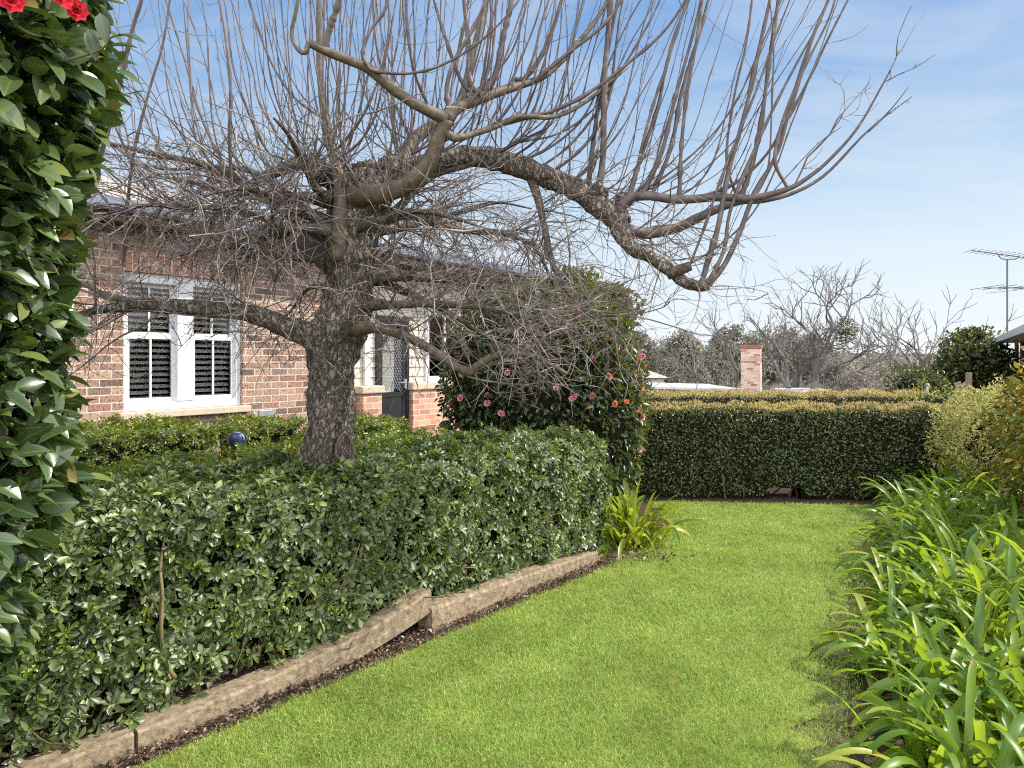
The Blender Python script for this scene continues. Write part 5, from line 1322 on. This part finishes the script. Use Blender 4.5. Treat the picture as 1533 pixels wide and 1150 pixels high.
c_ = P(1390, 565, 14.0)
leafy_tree('grey_green_shrub', 'dark grey green shrub with pale twig tips behind the garden stake', 'dark_tree', (c_[0], 14.5, 0.95), (0.75, 0.6, 0.55), 2200, 0.08, 3.0, float(gz(14.5)), 0.04, 0.4)

# bare trees
def bare_tree(name, label, px, py_top, Y, seed, r0=0.2, spread=0.55, levels=5, trunk_frac=0.32, lean=(0, 0), upb=0.12, mat='far_bark', group=None, kids=(2, 4)):
    rg = np.random.default_rng(seed)
    top = P(px, py_top, Y); bz = float(gz(Y)); H = top[2] - bz
    t = thing(name, label, 'tree', (top[0] - lean[0], Y, bz), group=group)
    segs = {i: [] for i in range(levels + 1)}; rads = {i: [] for i in range(levels + 1)}
    def grow_(p, d, L, r, lv):
        n = 7; pts = [p]; dd = d
        for i in range(n - 1):
            dd = unit(dd + 0.13 * rg.normal(size=3) + A(0, 0, upb * (0.4 if lv else 1)))
            pts.append(pts[-1] + dd * L / (n - 1))
        segs[lv].append(pts); rads[lv].append(np.linspace(r, r * 0.55, n))
        if lv >= levels: return
        nk = rg.integers(kids[0], kids[1] + 1) + (1 if lv == 0 else 0)
        for k in range(nk):
            f = rg.integers(3, n) if k else n - 1
            a = rg.uniform(0, 6.283); sp = spread * rg.uniform(0.6, 1.5)
            u_ = unit(np.cross(dd, A(0.3, 0.5, 0.8))); v_ = np.cross(dd, u_)
            nd = unit(dd + sp * 1.3 * (math.cos(a) * u_ + math.sin(a) * v_) + A(0, 0, 0.05))
            grow_(pts[f], nd, L * rg.uniform(0.6, 0.85), max(r * rg.uniform(0.5, 0.72), 0.016), lv + 1)
    d0 = unit(A(lean[0] / H, lean[1] / H, 1))
    grow_(A(top[0] - lean[0], Y, bz), d0, H * trunk_frac, r0, 0)
    V0 = tubes(np.array(segs[0]), np.array(rads[0]), 9)
    # scale so that the crown ends at the right height
    allz = np.concatenate([np.array(segs[i])[..., 2].ravel() for i in segs if segs[i]]); k = H / (allz.max() - bz)
    tr = obj('trunk', rel(V0, t), M[mat], t)
    if segs[1]:
        for s_, r_ in zip(segs[1], rads[1]):
            obj('limb', rel(tubes(np.array([s_]), np.array([r_]), 7), t), M[mat], t)
    parts = [tubes(np.array(segs[i]), np.array(rads[i]), 5 if i < 3 else 3) for i in range(2, levels + 1) if segs[i]]
    tw_ = obj('twigs', rel(cat(*parts), t), M[mat], t); tw_['kind'] = 'stuff'
    t.scale = (k, k, k)
    return t
bt1 = bare_tree('bare_tree', 'largest bare tree beyond the hedges, broad crown right of the chimney', 1205, 388, 32, 21, 0.34, 0.62, 6, 0.34, kids=(2, 4))
bare_tree('bare_tree', 'bare tree leaning left behind the chimney top', 1068, 452, 40, 5, 0.16, 0.5, 5, 0.36, lean=(-1.6, 0), kids=(2, 3))
bare_tree('bare_tree', 'slender bare tree standing alone between the large bare tree and the dark evergreen', 1335, 420, 30, 13, 0.12, 0.42, 5, 0.42, kids=(2, 3))
bare_tree('bare_tree', 'low wide bare tree just left of the dark evergreen tree', 1392, 470, 34, 17, 0.15, 0.62, 5, 0.28, kids=(2, 3))
bare_tree('bare_tree', 'thin bare tree behind the roof with the antenna', 1512, 452, 30, 31, 0.09, 0.45, 4, 0.4, kids=(2, 3))
# dark ball of mistletoe in the large bare tree
c_ = P(1266, 496, 31.5)
p, e = blob_samples(420, c_, (0.42, 0.4, 0.6), 0.25, 2.5, 0.3, 2.0)
ml = obj('mistletoe', leaves(p, e + rnd(len(p)), rnd(len(p)), 0.16, 0.07, el2), M['dark_tree']); tag(ml, 'dark leafy ball of mistletoe hanging in the right side of the large bare tree', 'plant')

# gum trees
rg2 = np.random.default_rng(77)
gum_protos = []
for k in range(3):
    g = leafy_tree('gum_tree', 'grey green gum tree in the tree line beyond the chimney', 'gum', (0, 0, 6.6), (2.5, 2.2, 3.0), 2600, 0.42, k * 2.0, 0.0, 0.2, 0.0, 12, 'tree', 'gum trees beyond the roofs', 'gum_bark', 30)
    gum_protos.append(g)
gi_ = 0
for px, py, Y in ((935, 520, 70), (962, 500, 76), (992, 505, 84), (1022, 496, 72), (1050, 512, 80), (1075, 500, 92), (1100, 490, 84), (1128, 500, 76), (1155, 486, 80), (1180, 494, 90), (1215, 500, 85), (1240, 516, 96), (945, 545, 60), (1010, 540, 58), (1045, 548, 55), (1085, 545, 60)):
    g = gum_protos[gi_] if gi_ < 3 else copy_tree(gum_protos[int(rg2.integers(0, 3))])
    gi_ += 1
    top = P(px, py, Y); bz = float(gz(Y)); s = (top[2] - bz) / 9.4
    g.location = (top[0], Y, bz); g.scale = (s * rg2.uniform(0.8, 1.15), s * 0.9, s); g.rotation_euler = (0, 0, rg2.uniform(0, 6.28))

# distant wood
nC = 420
cx_ = rg2.uniform(-15, 140, nC); cy_ = rg2.uniform(95, 210, nC)
top_ = gz(cy_) + rg2.uniform(5.5, 9.5, nC)
idx = rg2.integers(0, nC, 52000)
d = unit(rg2.normal(size=(52000, 3)))
p = np.column_stack([cx_[idx] + d[:, 0] * 3.6, cy_[idx] + d[:, 1] * 2.4, top_[idx] - 3.0 + d[:, 2] * 3.2])
fw = obj('distant_wood', leaves(p, d + rg2.normal(size=d.shape), rg2.normal(size=d.shape), rg2.uniform(0.5, 1.2, 52000), 0.28, DIAMOND), M['wood_far'])
tag(fw, 'grey brown wood on the far slope beyond the neighbouring gardens', 'wood', kind='stuff')
# winter scrub between, brown twigs
nS = 2600
bx = rg2.uniform(4, 32, nS); by = rg2.uniform(29, 52, nS)
st = wig(np.column_stack([bx, by, gz(by)]), np.column_stack([rg2.normal(size=(nS, 2)) * 0.45, np.ones(nS)]), rg2.uniform(1.5, 4.0, nS), 7, 0.22)
sb = obj('winter_scrub', tubes(st, np.linspace(0.035, 0.012, 7)[None, :] * np.ones((nS, 1)), 3), M['far_bark'])
tag(sb, 'leafless brown scrub below the bare trees', 'scrub', kind='stuff')

# chimney
cY = 26.0; bz = float(gz(cY))
ch = thing('brick_chimney', 'pale washed brick chimney with two slots standing above the far hedge', 'chimney', (P(1127, 536, cY)[0], cY, bz), rad(-25))
Zt = P(0, 522, cY)[2] - bz
shaft = obj('shaft', box(-0.40, 0.30, -0.30, 0.30, 0, Zt), M['chimney_brick'], ch, False)
obj('cap_course', box(-0.43, 0.33, -0.33, 0.33, Zt + 0.003, Zt + 0.14), M['red_tile'], ch, False)
obj('flue_slots', cat(box(0.295, 0.304, -0.17, -0.07, Zt - 0.55, Zt - 0.08), box(0.295, 0.304, 0.07, 0.17, Zt - 0.55, Zt - 0.08)), M['interior'], ch, False)
# low house with the white roof
lY = 27.5; bz = float(gz(lY))
xa, xb = P(950, 0, lY)[0], P(1106, 0, lY)[0]
lh = thing('low_house', 'long low mauve grey building with a flat white roof left of the chimney', 'house', ((xa + xb) / 2, lY, bz))
hw_ = (xb - xa) / 2
z_r = P(0, 580, lY)[2] - bz
obj('wall', box(-hw_ - 1.5, hw_ - 0.35, 0.4, 4.0, 0, z_r - 0.05), M['mauve_wall'], lh, False)
bevel(obj('roof', (np.array([[-hw_ - 2, -0.2, z_r], [hw_, -0.2, z_r - 0.14], [hw_, 4.4, z_r - 0.14], [-hw_ - 2, 4.4, z_r + 0.0], [-hw_ - 2, -0.2, z_r + 0.10], [hw_, -0.2, z_r - 0.04], [hw_, 4.4, z_r - 0.03], [-hw_ - 2, 4.4, z_r + 0.12]]), CUBE_F), M['white_roof'], lh, False), 0.01)
for x0 in (-1.75, -1.2, -0.7, 0.1):
    wf = obj('window', cat(box(x0, x0 + 0.42, 0.33, 0.39, z_r - 0.75, z_r - 0.2)), M['white_paint'], lh, False)
    obj('pane', box(x0 + 0.05, x0 + 0.37, 0.30, 0.325, z_r - 0.7, z_r - 0.25), M['interior'], wf, False)
gY = 34.0; bz = float(gz(gY))
gc = P(958, 0, gY)[0]
gb = thing('hip_roof_house', 'pale hip roofed house seen over the left end of the white roof', 'house', (gc, gY, bz))
ze = P(0, 566, gY)[2] - bz; zt = P(0, 545, gY)[2] - bz
obj('wall', box(-2.6, 1.25, 0.3, 4.0, 0, ze), M['cream_board'], gb, False)
V = np.array([[-3, 0, ze + 0.004], [1.5, 0, ze + 0.004], [1.5, 4.3, ze + 0.004], [-3, 4.3, ze + 0.004], [-1.6, 2.1, zt + 0.15], [-0.6, 2.1, zt + 0.15]])
me = bpy.data.meshes.new('roof'); me.from_pydata(V.tolist(), [], [[0, 1, 5, 4], [1, 2, 5], [2, 3, 4, 5], [3, 0, 4], [3, 2, 1, 0]]); link('roof', me, M['roof'], gb)
sY = 30.0; bz = float(gz(sY))
sd = thing('garden_shed', 'low shed with a pale sheet roof just above the far hedge right of the chimney', 'shed', (P(1225, 0, sY)[0], sY, bz))
zs = P(0, 590, sY)[2] - bz
obj('wall', box(-0.9, 0.9, 0.1, 2.4, 0, zs), M['mauve_wall'], sd, False)
obj('roof', (np.array([[-1.1, -0.1, zs + 0.003], [1.1, -0.1, zs + 0.003], [1.1, 2.6, zs + 0.1], [-1.1, 2.6, zs + 0.1], [-1.1, -0.1, zs + 0.06], [1.1, -0.1, zs + 0.06], [1.1, 2.6, zs + 0.16], [-1.1, 2.6, zs + 0.16]]), CUBE_F), M['white_roof'], sd, False)

# neighbouring red-roofed house at the right edge
nc = P(1489, 508, 18.0)
nb_ = thing('red_roof_house', 'brick house with a red tiled roof and white gutter at the right edge', 'house', (nc[0], nc[1], -0.5), math.atan2(-0.84, -0.542))
# local x runs from the far corner towards the camera, local y to the right-hand inside of the house
zg = nc[2] + 0.5
obj('wall', box(0.55, 11, 0.5, 7, 0, zg - 0.12), M['dark_brick'], nb_, False)
obj('soffit', box(0.06, 11, 0.06, 0.55, zg - 0.11, zg - 0.09), M['white_paint'], nb_, False)
obj('gutter', box(0, 11, -0.06, 0.055, zg - 0.12, zg), M['white_paint'], nb_, False)
V = np.array([[0.0, 0.0, zg + 0.01], [11, 0.0, zg + 0.01], [11, 3.5, zg + 1.3], [3.5, 3.5, zg + 1.3], [0.0, 7.0, zg + 0.01]])
me = bpy.data.meshes.new('roof'); me.from_pydata(V.tolist(), [], [[0, 1, 2, 3], [0, 3, 4]]); link('roof', me, M['red_tile'], nb_)
obj('downpipe', tubes(np.array([[[0.75, 0.42, 0], [0.75, 0.42, zg - 0.12]]]), np.full((1, 2), 0.045), 8), M['white_paint'], nb_)
# antenna
ab = P(1508, 500, 17.0)
an = thing('tv_antenna', 'thin rooftop television antenna with two horizontal booms on a mast', 'antenna', (ab[0], 17.0, ab[2] - 0.35))
at = P(1508, 388, 17.0)[2] - (ab[2] - 0.35)
obj('mast', tubes(np.array([[[0, 0, 0], [0, 0, at * 0.5], [0, 0, at]]]), np.full((1, 3), 0.02), 7), M['antenna_metal'], an)
zb = P(0, 382, 17.0)[2] - (ab[2] - 0.35)
boom = [tubes(np.array([[[-0.93, -0.1, zb + 0.10], [1.2, 0.15, zb - 0.12]]]), np.full((1, 2), 0.016), 6)]
for k in range(15):
    f = k / 14; x_ = -0.93 + 2.13 * f
    ln = 0.30 + 0.15 * f
    boom.append(tubes(np.array([[[x_ - 0.04, -ln, zb + 0.10 - 0.22 * f + 0.012], [x_ + 0.04, ln, zb + 0.10 - 0.22 * f + 0.012]]]), np.full((1, 2), 0.006), 5))
obj('boom', cat(*boom), M['antenna_metal'], an)
cr = spl(np.array([[-0.22, 0, zb + 0.02], [-0.16, 0, at + 0.02], [0, 0, at - 0.01], [0.2, 0, at], [0.28, 0, zb - 0.05]]), 16)
obj('cradle', tubes(cr[None], np.full((1, 16), 0.013), 6), M['antenna_metal'], an)
zb2 = P(0, 431, 17.0)[2] - (ab[2] - 0.35)
b2 = [tubes(np.array([[[-0.56, 0, zb2], [0.9, 0.1, zb2 + 0.01]]]), np.full((1, 2), 0.018), 6), tubes(np.array([[[-0.5, 0.05, zb2 - 0.13], [0.9, 0.4, zb2 + 0.02]]]), np.full((1, 2), 0.007), 5)]
for x_ in (-0.52, -0.2, 0.2, 0.6): b2.append(tubes(np.array([[[x_, -0.6, zb2 + 0.015], [x_, 0.6, zb2 + 0.015]]]), np.full((1, 2), 0.007), 5))
obj('boom', cat(*b2), M['antenna_metal'], an)
